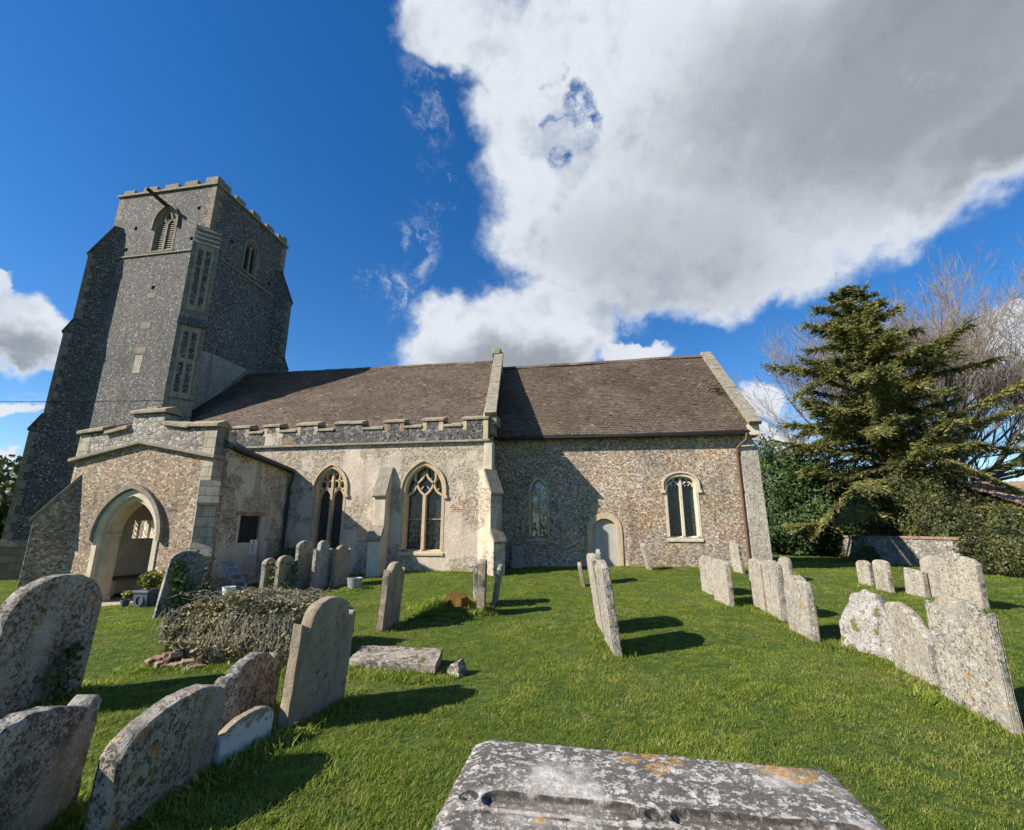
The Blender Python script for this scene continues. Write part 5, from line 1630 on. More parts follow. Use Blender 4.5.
G = 'gravestones standing in the churchyard'
A_ = prof_round
S_ = [
 # key, x, y, w, h, t, ang, lean(+ = to east), tilt, profile, material, label, extra
 ('R1', 3.21, 5.21, .76, .97, .06, 92, 0, 0, prof_shoulder(.7, .03, .12), 'grave_crust', 'large upright lichen-spotted gravestone at the right front, tallest near the viewer there', {'panel': True}),
 ('R2', 3.42, 6.36, .72, .78, .10, 88, -1, 0, prof_broken([(-1, -.36), (-.8, -.22), (-.62, -.20), (-.5, -.12), (0, -.03), (.35, 0), (.8, -.02), (1, -.06)]), 'grave_pale', 'flaking gravestone with one upper corner broken away, beside the mossy stump', {'rough': .012}),
 ('R3', 3.42, 7.25, .84, .80, .12, 112, 12, 4, prof_broken([(-1, -.50), (-.72, -.36), (-.35, -.06), (.1, 0), (.42, -.05), (.5, -.03), (.6, -.10), (.75, -.22), (1, -.45)]), 'grave_moss', 'broken whitish gravestone tapering to a rough peak with patches of brown moss', {'rough': .016, 'chips': 2.5}),
 ('R5', 7.12, 11.21, .72, .96, .12, 98, 2, 0, A_(.17), 'grave_pale', 'tall round-topped gravestone leaning at the right, nearer of the big pale pair', {}),
 ('R4', 7.08, 11.95, .74, .92, .12, 92, 2, 0, A_(.17), 'grave_pale', 'tall round-topped gravestone at the right, farther of the big pale pair', {}),
 ('R6', 6.9, 12.35, .50, .58, .10, 98, 2, -2, prof_flat(.02), 'grave_grey', 'low square-topped gravestone half hidden left of the big pale pair', {'taper': -.15}),
 ('R7', 6.53, 12.85, .50, .73, .09, 94, 0, 0, A_(.06), 'grave_pale', 'small flat-topped gravestone before the flint boundary wall, taller of two', {}),
 ('R8', 6.53, 13.61, .45, .61, .09, 98, 0, 0, A_(.10), 'grave_pale', 'small round-topped gravestone before the flint boundary wall, shorter of two', {}),
 ('M1', 2.98, 8.21, .78, .86, .10, 92, 0, 0, prof_scroll(.13), 'grave_crust', 'speckled gravestone with a curved top, nearest of the middle row by the chancel corner', {}),
 ('M2', 3.09, 9.59, .74, .97, .10, 90, 0, 0, A_(.10), 'grave_pale', 'tall gravestone of the close pair below the chancel corner, nearer one', {'panel': True}),
 ('M3', 3.08, 10.40, .74, .94, .10, 91, 0, 0, A_(.09), 'grave_pale', 'tall gravestone of the close pair below the chancel corner, farther one', {}),
 ('M4', 4.90, 14.17, .58, .64, .09, 97, 0, 0, prof_broken([(-1, -.13), (-.8, -.03), (-.2, 0), (.4, -.01), (.75, -.07), (1, -.17)]), 'grave_crust', 'short worn gravestone behind the pair at the chancel corner', {}),
 ('M5', 2.51, 10.84, .80, .88, .10, 98, 0, 0, A_(.11), 'grave_pale', 'warm buff gravestone standing before the chancel wall, nearer of the left pair', {}),
 ('M6', 2.52, 12.06, .80, .86, .10, 99, -1, 0, A_(.12), 'grave_crust', 'grey speckled gravestone before the chancel wall, farther of the left pair', {}),
 ('M7', 4.15, 15.70, .46, .88, .09, 107, -5, 0, A_(.12), 'grave_pale', 'narrow gravestone tipped backwards near the foot of the chancel wall by the downpipe', {}),
 ('M8', 1.62, 16.35, .50, .86, .09, 96, -13, 0, A_(.10), 'grave_pale', 'thin gravestone leaning sharply left against the chancel wall', {}),
 ('C1', .16, 7.08, .76, 1.18, .10, 98, -6, 0, prof_ogee(.14), 'grave_crust', 'thin pale gravestone seen nearly edge-on in the centre of the lawn, nearest of its row', {}),
 ('C2', .035, 8.15, .76, 1.16, .10, 98, -7, 0, A_(.10), 'grave_pale', 'thin gravestone seen edge-on, just behind the nearest central one', {}),
 ('C3', .05, 13.5, .60, .90, .09, 95, -3, 0, A_(.12), 'grave_pale', 'gravestone tip showing behind the central edge-on pair, before the blocked door', {}),
 ('C0', -.40, 13.05, .50, .62, .085, 95, -9, 0, A_(.08), 'grave_brown', 'small narrow brown gravestone leaning left, left of the central edge-on pair', {}),
 ('P1', -2.16, 9.03, .50, .87, .15, 100, 1, 0, A_(.06), 'grave_brown', 'upright gravestone seen edge-on before the nave corner, middle of three', {}),
 ('P2', -2.42, 9.75, .55, .86, .12, 97, 0, 0, A_(.06), 'grave_crust', 'gravestone mostly hidden behind the upright edge-on one before the nave corner', {}),
 ('P3', -2.17, 10.27, .60, .80, .085, 96, 9, 0, A_(.10), 'grave_pale', 'thin gravestone leaning right, before the corner buttress of the nave', {}),
 ('ML', -3.44, 7.82, .72, 1.04, .115, 93, 4, 0, prof_ogee(.16), 'grave_brown', 'brown gravestone with a swept top standing between the ivy tomb and the mossy mound', {}),
 ('F6', -2.56, 4.32, .78, 1.0, .11, 85, 4, 0, prof_shoulder(.68, .07, .2), 'grave_brown', 'dark brown shouldered gravestone with a yellow lichen crest at the front left', {'panel': True}),
 ('F4', -3.06, 4.05, .85, .56, .11, 95, 5, -2, prof_scroll(.17), 'grave_dark', 'low grey gravestone with scrolled shoulders behind the white-painted stub', {}),
 ('F5', -2.64, 3.55, .50, .28, .07, 86, 3, -4, A_(.09), 'white', 'tiny gravestone stub with peeling white paint in long grass', {}),
 ('F3', -2.67, 2.86, .84, .60, .12, 97, 7, -4, A_(.16), 'grave_front', 'sunken arched gravestone leaning at the lower left with an orange-brown rim', {}),
 ('F1', -5.36, 4.09, 1.04, 1.2, .13, 102, 3, 0, A_(.36), 'grave_front', 'big round-headed gravestone at the left edge with a spray of ivy at its foot', {}),
 ('F2', -3.06, 2.36, .74, .66, .13, 104, 2, 3, prof_broken([(-1, -.10), (-.8, -.04), (-.4, 0), (.2, -.02), (.55, -.05), (.75, -.075), (.86, -.02), (.95, -.03), (1, -.06)]), 'grave_dark', 'black-blotched gravestone cut by the lower left corner of the view', {'rough': .012}),
 ('K1', -8.28, 11.30, .55, .94, .11, 100, 0, 0, A_(.14), 'grave_grey', 'leftmost round-topped gravestone of the cluster beside the porch', {}),
 ('K2', -7.86, 11.33, .58, .98, .11, 92, 0, 0, A_(.16), 'grave_brown', 'second gravestone from the left in the cluster beside the porch, ivy at its side', {}),
 ('K3', -7.75, 11.95, .62, 1.28, .11, 88, 0, 0, A_(.16), 'grave_crust', 'tall gravestone in the middle of the cluster beside the porch', {}),
 ('K4', -7.30, 12.10, .70, 1.26, .11, 86, 0, 0, prof_shoulder(.55, .12, .2), 'grave_grey', 'tall shouldered gravestone right of the middle in the cluster beside the porch', {}),
 ('K5', -7.05, 12.65, .70, 1.08, .11, 86, 0, 0, prof_ogee(.14), 'grave_brown', 'rightmost gravestone of the cluster beside the porch, before the traceried window', {}),
 ('B1', -8.42, 8.75, .66, 1.27, .13, 62, -3, 7, A_(.22), 'grave_dark', 'leaning gravestone with ivy on its side just behind the ivy-covered tomb', {}),
 ('D1', 6.6, 22.2, .6, .95, .09, 92, 0, 0, A_(.10), 'grave_dark', 'dark gravestone in the shade beyond the east end of the chancel', {}),
]


def white_paint():
    mt, k, done = material('flaking_white_paint')
    p = k.node('ShaderNodeTexCoord').outputs['Object']
    z = k.node('ShaderNodeSeparateXYZ', {0: p}).outputs[2]
    n = k.noise(p, 14, 6, 0.7)
    m = k.ss(k.m('ADD', n, k.m('MULTIPLY', k.m('SUBTRACT', 0.2, z), 1.6)), 0.45, 0.5)
    c = k.mix(m, k.mix(k.noise(p, 9, 4), (.24, .17, .09), (.30, .26, .20)), k.mix(k.noise(p, 6, 4), (.60, .585, .55), (.47, .455, .42)))
    return done(c, 0.8, k.bump(k.m('ADD', m, n), 0.6, 0.006))

M['white'] = white_paint()
for i, s in enumerate(S_):
    # negative lean in the table tips west; the slab's local frame faces east-west for a width that runs north
    gravestone(s[0], s[1], s[2], s[3], s[4], s[5], s[6], s[7], s[8], s[9], M[s[10]], s[11], G, i + 3, **s[12])


# ------------------------------------------------------------------ low tombs
def loose_slab(name, corners_top, thick, mat, label, cat, seed, group=None, grooves=False, bevel=0.02):
    pass

# foreground coped tomb: a body with chamfered ends, sunk panels and round bosses on its top
TZ = 0.50
def tomb():
    x0, x1, y0, y1 = -0.66, 1.05, 1.75, 2.86
    root = thing('ledger_tomb', (0.2, 2.3, 0), 'long pale stone tomb with sunk panels, mottled black, white and orange with lichen', 'tomb')
    N1, N2 = 150, 96
    V, F = [], []
    def height(a, b):
        x, y = a, b
        z = TZ
        # the north edge slopes away, then a ledge, then the panelled flat
        yb = y1 - y
        z -= 0.012 * max(0, 0.06 - yb) / 0.06
        xe = min(x - x0, x1 - x)
        z -= 0.012 * max(0, 0.05 - xe) / 0.05
        def sunk(cx0, cx1, cy, r):
            cx = min(max(x, cx0), cx1)
            return math.hypot(x - cx, y - cy) - r
        for cx0, cx1, r in ((x0 + .20, 0.06, .062), (0.31, x1 - .14, .062)):
            d = sunk(cx0, cx1, 2.27, r)
            if d < 0:
                z -= 0.03 * min(1, -d / 0.012)
                if d < -0.03:
                    z += 0.012 * min(1, (-d - 0.03) / 0.012)
        for cx in (x0 + .085, 0.185, x1 - .05):
            d = math.hypot(x - cx, y - 2.27) - 0.038
            if d < 0:
                z -= 0.020 * min(1, -d / 0.012)
                if d < -.022:
                    z += 0.014
        if abs(y - 2.165) < 0.012:
            z -= 0.014
        if abs(y - 2.145) < 0.006:
            z += 0.008
        z += 0.006 * noise.noise((x * 7, y * 7, 1)) + 0.003 * noise.noise((x * 24, y * 24, 2))
        return z
    def edge(i, j):
        s, t = i / N1, j / N2
        # the outline: cut north corners
        y = y0 + (y1 - y0) * t
        cut = max(0, (t - 0.94) / 0.06)
        xa = x0 + 0.05 * cut - 0.03 * t
        xb = x1 - 0.02 * cut
        x = xa + (xb - xa) * s
        y -= 0.085 * t * (x - x0) / (x1 - x0)
        e = 0.006 * noise.noise((x * 9, y * 9, 5))
        return x, y + e
    for j in range(N2 + 1):
        for i in range(N1 + 1):
            x, y = edge(i, j)
            V.append((x, y, height(x, y)))
    W = N1 + 1
    for j in range(N2):
        for i in range(N1):
            F.append((j * W + i, j * W + i + 1, (j + 1) * W + i + 1, (j + 1) * W + i))
    per = [i for i in range(W)] + [j * W + N1 for j in range(1, N2 + 1)] + [N2 * W + i for i in range(N1 - 1, -1, -1)] + [j * W for j in range(N2 - 1, 0, -1)]
    k0 = len(V)
    cx, cy = (x0 + x1) / 2, (y0 + y1) / 2
    for rr, dz in ((0.012, -.015), (0.012, -0.11), (-0.05, -0.13)):
        for q in per:
            p = Vector(V[q])
            d = Vector((p.x - cx, p.y - cy, 0)).normalized()
            V.append((p.x + d.x * rr, p.y + d.y * rr, (p.z if dz > -.05 else TZ - 0.05) + dz))
    n = len(per)
    for r in range(3):
        a0 = per if r == 0 else [k0 + (r - 1) * n + i for i in range(n)]
        b0 = [k0 + r * n + i for i in range(n)]
        F += [(a0[i], b0[i], b0[(i + 1) % n], a0[(i + 1) % n]) for i in range(n)]
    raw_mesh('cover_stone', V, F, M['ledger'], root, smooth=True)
    mb = MB()
    mb.hexa([(x0 + .06, y0 + .05, -.3), (x1 - .06, y0 + .05, -.3), (x1 - .08, y1 - .16, -.3), (x0 + .05, y1 - .08, -.3), (x0 + .06, y0 + .05, TZ - .14), (x1 - .06, y0 + .05, TZ - .14), (x1 - .08, y1 - .16, TZ - .14), (x0 + .05, y1 - .08, TZ - .14)])
    mb.build('base', M['grave_grey'], root, bevel=0.02)
tomb()

def rough_block(name, pts8, mat, sub=5, amp=0.012, seed=1, parent=None):
    mb = MB()
    mb.hexa(pts8)
    o = mb.build(name, mat, parent)
    bm = bmesh.new()
    bm.from_mesh(o.data)
    bmesh.ops.subdivide_edges(bm, edges=bm.edges, cuts=sub * 2, use_grid_fill=True)
    for v in bm.verts:
        q = v.co * 5 + Vector((seed, seed * 2, 3))
        v.co += v.normal * (amp * noise.noise(q) + amp * .5 * noise.noise(q * 3))
    bm.to_mesh(o.data)
    bm.free()
    o.data.polygons.foreach_set('use_smooth', [True] * len(o.data.polygons))
    o.data.set_sharp_from_angle(angle=radians(40))
    return o

# broken table slab lying in the grass
o = rough_block('fallen_slab', [(-2.94, 5.66, .02), (-1.84, 5.52, .06), (-1.93, 6.05, .05), (-3.10, 6.22, .02), (-2.96, 5.66, .11), (-1.83, 5.50, .14), (-1.92, 6.05, .20), (-3.05, 6.20, .15)], M['slab'], 8, 0.014, 4)
tag(loc_obj(o, (-2.4, 5.9, .05)), 'low lichen-crusted slab lying tilted in the grass with moss on its top', 'stone slab')
o = rough_block('stone_fragment', [(-1.76, 5.62, -.02), (-1.56, 5.52, -.02), (-1.50, 5.75, -.02), (-1.70, 5.80, -.02), (-1.70, 5.66, .12), (-1.58, 5.55, .17), (-1.56, 5.70, .19), (-1.66, 5.74, .13)], M['slab'], 3, 0.012, 9)
tag(loc_obj(o, (-1.62, 5.66, .02)), 'small broken piece of stone in the grass beside the low slab', 'stone')
o = rough_block('mossy_stone', [(-2.82, 8.60, .15), (-2.38, 8.50, .10), (-2.28, 8.95, .10), (-2.75, 9.05, .15), (-2.72, 8.66, .46), (-2.42, 8.58, .44), (-2.36, 8.88, .42), (-2.7, 8.97, .49)], M['slab'], 4, 0.03, 14)


def moss_mat():
    mt, k, done = material('rusty_moss')
    p = k.pos()
    c = k.mix(k.ss(k.noise(p, 9, 6, .7), .4, .6), (.17, .075, .018), (.10, .085, .025))
    c = k.mix(k.ss(k.noise(p, 26, 4, .7), .55, .65), c, (.26, .14, .035))
    return done(c, 1.0, k.bump(k.noise(p, 45, 5, .75), 1.0, .03), .1)

M['moss'] = moss_mat()
o.data.materials[0] = M['moss']
tag(loc_obj(o, (-2.58, 8.77, .1)), 'stump of stone covered with rusty brown moss on a small mound', 'stone')


# ------------------------------------------------------------------ leaves and trees
def leaf_cloud(name, P, Nn, size, mat, parent=None, aspect=1.5, jitter=0.8, rng=RNG, sizevar=0.4):
    """one small bent leaf (two triangles folded on the midrib) at each point"""
    n = len(P)
    P = np.asarray(P, float)
    Nn = np.asarray(Nn, float) + rng.normal(0, jitter, (n, 3))
    Nn /= np.linalg.norm(Nn, axis=1, keepdims=True) + 1e-9
    T = np.cross(Nn, rng.normal(0, 1, (n, 3)))
    T /= np.linalg.norm(T, axis=1, keepdims=True) + 1e-9
    B = np.cross(Nn, T)
    s = size * (1 + rng.uniform(-sizevar, sizevar, n))[:, None]
    a = P - T * s * aspect * .5
    b = P + T * s * aspect * .5
    c = P + B * s * .5 - Nn * s * .12
    d = P - B * s * .5 - Nn * s * .12
    V = np.stack([a, c, b, d], 1).reshape(-1, 3)
    F = np.arange(4 * n).reshape(-1, 4)
    return raw_mesh(name, V, F, mat, parent)


def shell_points(blobs, n, rng, depth=0.25, rough=0.22, freq=1.1, seed=0, zmin=None):
    """points in the outer layer of a union of noisy ellipsoids"""
    P, Nn = [], []
    vol = np.array([(b[3] * b[4] + b[4] * b[5] + b[3] * b[5]) for b in blobs])
    cnt = (vol / vol.sum() * n).astype(int)
    for b, c in zip(blobs, cnt):
        d = rng.normal(0, 1, (c, 3))
        d /= np.linalg.norm(d, axis=1, keepdims=True)
        for k_ in range(c):
            v = d[k_]
            r = 1 + rough * noise.noise((v[0] * freq * 2 + seed, v[1] * freq * 2 + b[0], v[2] * freq * 2 + b[1])) + rough * .6 * noise.noise((v[0] * freq * 5 + b[2], v[1] * freq * 5 + seed, v[2] * freq * 5))
            r *= 1 - depth * rng.random() ** 1.7
            p = (b[0] + b[3] * v[0] * r, b[1] + b[4] * v[1] * r, b[2] + b[5] * v[2] * r)
            if zmin is not None and p[2] < zmin:
                continue
            inside = False
            for q in blobs:
                if q is not b and ((p[0] - q[0]) / q[3]) ** 2 + ((p[1] - q[1]) / q[4]) ** 2 + ((p[2] - q[2]) / q[5]) ** 2 < 0.5:
                    inside = True
                    break
            if not inside:
                P.append(p)
                Nn.append(v)
    return np.array(P), np.array(Nn)


def core_mesh(mb, blobs, f=0.78, seed=0):
    """bumpy solid heart that stops one looking straight through"""
    for b in blobs:
        bm = bmesh.new()
        bmesh.ops.create_icosphere(bm, subdivisions=3, radius=1)
        vs = []
        for v in bm.verts:
            r = f * (1 + .16 * noise.noise(v.co * 2.4 + Vector((b[0], seed, b[2]))))
            vs.append((b[0] + v.co.x * b[3] * r, b[1] + v.co.y * b[4] * r, b[2] + v.co.z * b[5] * r))
        mb.add(vs, [[v.index for v in f_.verts] for f_ in bm.faces])
        bm.free()


def bushy(name, loc, blobs, n, size, mat, label, cat, group=None, seed=1, trunk=None, depth=0.3, rough=0.25, core=0.76, aspect=1.5, zmin=None, part='foliage'):
    root = thing(name, loc, label, cat, group)
    rng = np.random.default_rng(seed)
    P, Nn = shell_points(blobs, n, rng, depth, rough, seed=seed, zmin=zmin)
    leaf_cloud(part, P, Nn, size, mat, root, aspect, rng=rng)
    if core:
        mb = MB()
        core_mesh(mb, blobs, core, seed)
        mb.build('inner_foliage', mat, root, smooth=80)
    if trunk:
        mb = MB()
        for pts, r in trunk:
            mb.tube(pts, r, 8)
        mb.build('trunk', M['bark'], root, smooth=60)
    return root


def grow(mb, p, d, length, r, depth, rng, up=0.25, spread=0.55, nseg=3, n_child=(2, 3), twist=0.18, mins=0.004, shrink=0.72, collect=None):
    """recursive limb"""
    pts, rs = [p], [r]
    q, dd = p.copy(), d.copy()
    for i in range(nseg):
        dd = (dd + Vector((rng.gauss(0, twist), rng.gauss(0, twist), rng.gauss(0, twist) + up * .25))).normalized()
        q = q + dd * (length / nseg)
        pts.append(q.copy())
        rs.append(max(mins, r * (1 - .38 * (i + 1) / nseg)))
    mb.tube(pts, rs, 7 if r > .08 else 4 if r > .02 else 3, cap=False)
    if collect is not None and depth <= 1:
        collect.append((pts[-1], dd.copy()))
    if depth <= 0:
        return
    k_ = rng.randint(*n_child)
    for c in range(k_ + 1):
        i = nseg if c == 0 else rng.randint(1, nseg)
        side = Vector((rng.gauss(0, 1), rng.gauss(0, 1), rng.gauss(0, .7)))
        side = (side - dd * side.dot(dd)).normalized()
        nd = (dd + side * spread * rng.uniform(.5, 1.2) * (0.5 if c == 0 else 1) + Vector((0, 0, up * .5))).normalized()
        grow(mb, pts[i], nd, length * shrink * rng.uniform(.75, 1.15), rs[i] * (.82 if c == 0 else .62), depth - 1, rng, up, spread, max(2, nseg - (depth < 3)), n_child, twist, mins, shrink, collect)


def conifer(name, base, height, lmax, seed, label, mat, lean=(0, 0), crown_from=0.08, density=1.0, ragged=0.3):
    """tall evergreen with uneven layered limbs carrying hanging sprays of needles"""
    rng = random.Random(seed)
    nr = np.random.default_rng(seed)
    root = thing(name, base, label, 'tree')
    B = Vector(base)
    axis = lambda t: B + Vector((lean[0] * t * height + .25 * sin(t * 5), lean[1] * t * height + .2 * sin(t * 4 + 1), height * t))
    mb = MB()
    mb.tube([axis(i / 14) for i in range(15)], [0.38 * (1 - i / 14.5) ** .8 + .02 for i in range(15)], 9)
    limbs = []
    n = int(150 * density)
    for i in range(n):
        t = crown_from + (1 - crown_from) * ((i + rng.random()) / n) ** 0.92
        t = min(.985, t)
        L = lmax * (1 - t) ** .80 * (1 - ragged + 2 * ragged * rng.random()) * (.8 if rng.random() < .4 else 1) * min(1, .55 + t * 3)
        L = max(L, .35)
        az = i * 2.399 + rng.uniform(-.5, .5)
        p = axis(t)
        d = Vector((cos(az), sin(az), rng.uniform(-.35, .75) + .35 * t))
        pts = [p]
        q = p.copy()
        dd = d.normalized()
        ns = max(3, int(L / .5))
        for s in range(ns):
            dd = (dd + Vector((rng.gauss(0, .09), rng.gauss(0, .09), -0.06 + .05 * s / ns + rng.gauss(0, .07)))).normalized()
            q = q + dd * (L / ns)
            pts.append(q.copy())
        mb.tube(pts, [max(.008, .07 * (1 - t * .7) * (1 - s / (ns + .5))) for s in range(ns + 1)], 5, cap=False)
        limbs.append((pts, L))
    mb.build('trunk', M['bark'], root, smooth=60)
    # sprays: narrow needle cards arranged along side shoots
    P, T, U, S = [], [], [], []
    for pts, L in limbs:
        m = int(38 * L * density)
        for _ in range(m):
            f = rng.random() ** .85
            if f < .03:
                continue
            x = f * (len(pts) - 1)
            i = min(int(x), len(pts) - 2)
            p = pts[i].lerp(pts[i + 1], x - i)
            ld = (pts[i + 1] - pts[i]).normalized()
            side = ld.cross(Vector((0, 0, 1))).normalized() * (1 if rng.random() < .5 else -1)
            sd_ = (ld * rng.uniform(.3, 1) + side * rng.uniform(.2, 1.1) + Vector((0, 0, rng.uniform(-.55, .22)))).normalized()
            sl = rng.uniform(.25, .75) * min(1, .45 + L * .16)
            k_ = rng.randint(8, 13)
            for j in range(k_):
                c = p + sd_ * sl * (j + 1) / k_ + Vector((rng.gauss(0, .03), rng.gauss(0, .03), -.10 * ((j + 1) / k_) ** 2 * sl))
                td = (sd_ + Vector((rng.gauss(0, .5), rng.gauss(0, .5), rng.gauss(0, .35)))).normalized()
                P.append(c)
                T.append(td)
                S.append(rng.uniform(.055, .12))
    P, T, S = np.array(P), np.array(T), np.array(S)[:, None]
    up = nr.normal(0, 1, P.shape)
    W = np.cross(T, up)
    W /= np.linalg.norm(W, axis=1, keepdims=True) + 1e-9
    V = np.stack([P - T * S, P + W * S * .26, P + T * S, P - W * S * .26], 1).reshape(-1, 3)
    raw_mesh('crown', V, np.arange(len(V)).reshape(-1, 4), mat, root)
    return root


TR = 'trees and bushes along the east boundary'
conifer('conifer', (14.6, 27.0, .4), 14.6, 7.2, 23, 'tall ragged olive-green conifer with drooping layered limbs right of the church', M['needle'], (0.006, 0), .04, 1.45, .42)
conifer('conifer', (22.2, 25.5, .4), 8.2, 4.0, 5, 'dark conifer cut by the right edge of the view above the shed', M['needle_dark'], (0, 0), .14, 1.0)

# bare tree behind the conifer: several stems fanning upwards
def bare_tree(name, base, stems, label, seed, L0=4.6, depth=6, r0=.24, collect=None, up=.30):
    rng = random.Random(seed)
    root = thing(name, base, label, 'tree')
    mb = MB()
    B = Vector(base)
    mb.tube([B + Vector((0, 0, -.3)), B + Vector((.05, .05, .8)), B + Vector((0, .1, 1.8))], [.55, .45, .42], 10, cap=False)
    for az, tilt in stems:
        d = Vector((sin(radians(tilt)) * cos(radians(az)), sin(radians(tilt)) * sin(radians(az)), cos(radians(tilt))))
        grow(mb, B + Vector((0, .1, 2.2)), d, L0 * rng.uniform(.85, 1.1), r0, depth, rng, up, .60, 4, (2, 3), .10, .0085, .74)
    o = mb.build('branches', M['twig'], root)
    return root

bare_tree('bare_tree', (21.3, 34.5, .4), [(0, 6), (0, 30), (180, 32), (40, 22), (200, 14), (330, 55), (160, 58), (250, 32), (90, 30), (10, 70), (185, 48), (0, 48), (350, 20)], 'large leafless tree with a fan of fine twigs behind the conifer', 4, 5.5, 6, up=.16)

# yew and hedges
bushy('yew', (11.6, 30.5, .3), [(10.6, 30.5, 3.3, 2.6, 2.6, 3.5), (13.0, 30.0, 2.9, 2.9, 2.6, 2.9), (15.4, 30.5, 2.6, 2.6, 2.4, 2.7), (11.8, 29.2, 1.7, 3.0, 2.0, 1.7)], 48000, .11, M['yew'], 'dense dark green yew just beyond the east end of the chancel', 'tree', TR, 3, trunk=[([(11.4, 30.4, -.3), (11.5, 30.5, 2.0)], [.4, .3])], rough=.3)
bushy('laurel', (8.4, 33.5, .3), [(8.0, 34.0, 2.6, 2.4, 2.2, 4.2), (10.0, 36.0, 3.0, 3.0, 2.5, 4.0)], 20000, .12, M['yew'], 'dark evergreen bush half hidden behind the chancel corner', 'bush', TR, 8, trunk=[([(8.2, 33.9, -.3), (8.1, 34, 2.0)], [.2, .15])])
bushy('hedge', (15, 21, .3), [(13.4, 25.2, 1.5, 1.4, 1.5, 1.7), (13.9, 23.2, 1.75, 1.5, 1.3, 1.9), (13.4, 21.4, 1.25, 1.2, 1.3, 1.4), (14.2, 19.9, 1.15, 1.4, 1.3, 1.15), (13.6, 18.2, 1.05, 1.1, 1.3, 1.1), (14.1, 16.4, 1.1, 1.2, 1.2, 1.1), (13.7, 14.6, .95, 1.1, 1.3, 1.0), (15.2, 24.6, 2.3, 1.6, 1.6, 2.2), (16.5, 27.5, 2.6, 2.4, 2.2, 2.6)], 80000, .07, M['hedge'], 'thick mixed hedge with ivy growing behind the boundary wall', 'hedge', TR, 12, rough=.55, depth=.5, core=.55)
bushy('ivy_bush', (12.1, 16.5, .3), [(12.0, 17.0, .85, .55, 1.7, .85), (12.0, 14.9, .75, .5, 1.4, .8), (12.0, 13.0, .7, .5, 1.2, .75)], 30000, .06, M['hedge'], 'ivy tumbling over the near end of the flint boundary wall', 'ivy', TR, 15, rough=.3, depth=.5, core=.55)

# boundary wall on the east side
mb = MB()
pth = [(12.6, 31.0), (12.25, 26.0), (12.05, 22.0), (11.95, 18.0), (11.85, 12.0), (11.9, 4.0)]
for (a, b), (c, d) in zip(pth, pth[1:]):
    za, zb = gz(a, b), gz(c, d)
    mb.hexa([(a, b, za - .4), (a + .4, b, za - .4), (c + .4, d, zb - .4), (c, d, zb - .4), (a, b, za + 1.0), (a + .4, b, za + 1.0), (c + .4, d, zb + 1.0), (c, d, zb + 1.0)])
bw = thing('boundary_wall', (12, 18, .3), 'low flint boundary wall topped with a course of brick under the hedge', 'wall')
mb.build('flintwork', M['boundary_flint'], bw)
mb = MB()
for (a, b), (c, d) in zip(pth, pth[1:]):
    za, zb = gz(a, b) + 1.003, gz(c, d) + 1.003
    mb.hexa([(a - .04, b, za), (a + .44, b, za), (c + .44, d, zb), (c - .04, d, zb), (a - .04, b, za + .09), (a + .44, b, za + .09), (c + .44, d, zb + .09), (c - .04, d, zb + .09)])
mb.build('brick_coping', M['red_brick'], bw)

# shed with a rusty corrugated roof beyond the hedge
shed = thing('shed', (19.6, 22.4, .3), 'old shed with a rusty corrugated iron roof showing above the hedge', 'shed')
mb = MB()
mb.hexa([(16.6, 21.9, -.2), (22.6, 21.9, -.2), (22.6, 25.0, -.2), (16.6, 25.0, -.2), (16.6, 21.9, 2.62), (22.6, 21.9, 2.62), (22.6, 25.0, 3.70), (16.6, 25.0, 3.70)])
mb.build('wall', M['dark_wood'], shed)
V, F = [], []
nx = 110
for j in range(2):
    for i in range(nx + 1):
        x = 16.3 + 6.6 * i / nx
        V.append((x, 21.4 + 3.8 * j, 2.55 + 1.3 * j + .025 * sin(i * pi / 2) + .03 * noise.noise((x, j, 2))))
F = [(i, i + 1, nx + 2 + i, nx + 1 + i) for i in range(nx)]
k0 = len(V)
V += [(a, b, c - .03) for a, b, c in V]
F += [(k0 + i, k0 + nx + 1 + i, k0 + nx + 2 + i, k0 + i + 1) for i in range(nx)] + [(i, k0 + i, k0 + i + 1, i + 1) for i in range(nx)]
raw_mesh('corrugated_roof', V, F, M['rust'], shed)

# far trees beyond the churchyard on the left and behind
FT = 'far trees beyond the churchyard'
for i, (x, y, r, h, lab) in enumerate([(-62, 44, 6, 9, 'dark tree clump on the skyline left of the tower buttress'), (-54, 52, 6, 8, 'lower dark tree beside the clump at the far left'), (-74, 40, 6, 10, 'tall dark tree at the far left edge of the skyline')]):
    bushy('far_tree', (x, y, -.2), [(x, y, h * .55, r, r, h * .5), (x + 3, y + 2, h * .4, r * .8, r * .8, h * .4), (x - 3, y, h * .35, r * .8, r * .8, h * .38)], 5000, .5, M['far_leaf'], lab, 'tree', FT, 30 + i, trunk=[([(x, y, -.5), (x, y, h * .5)], [.4, .2])], rough=.35)
mb = MB()
mb.box(-33, -23.8, 16.9, 17.3, -1.0, .35)
mb.box(-33, -23.8, 16.85, 17.35, .353, .45)
o = loc_obj(mb.build('churchyard_wall', M['boundary_flint']), (-27, 17.1, -.3))
tag(o, 'low flint wall running left from the foot of the tower', 'wall')


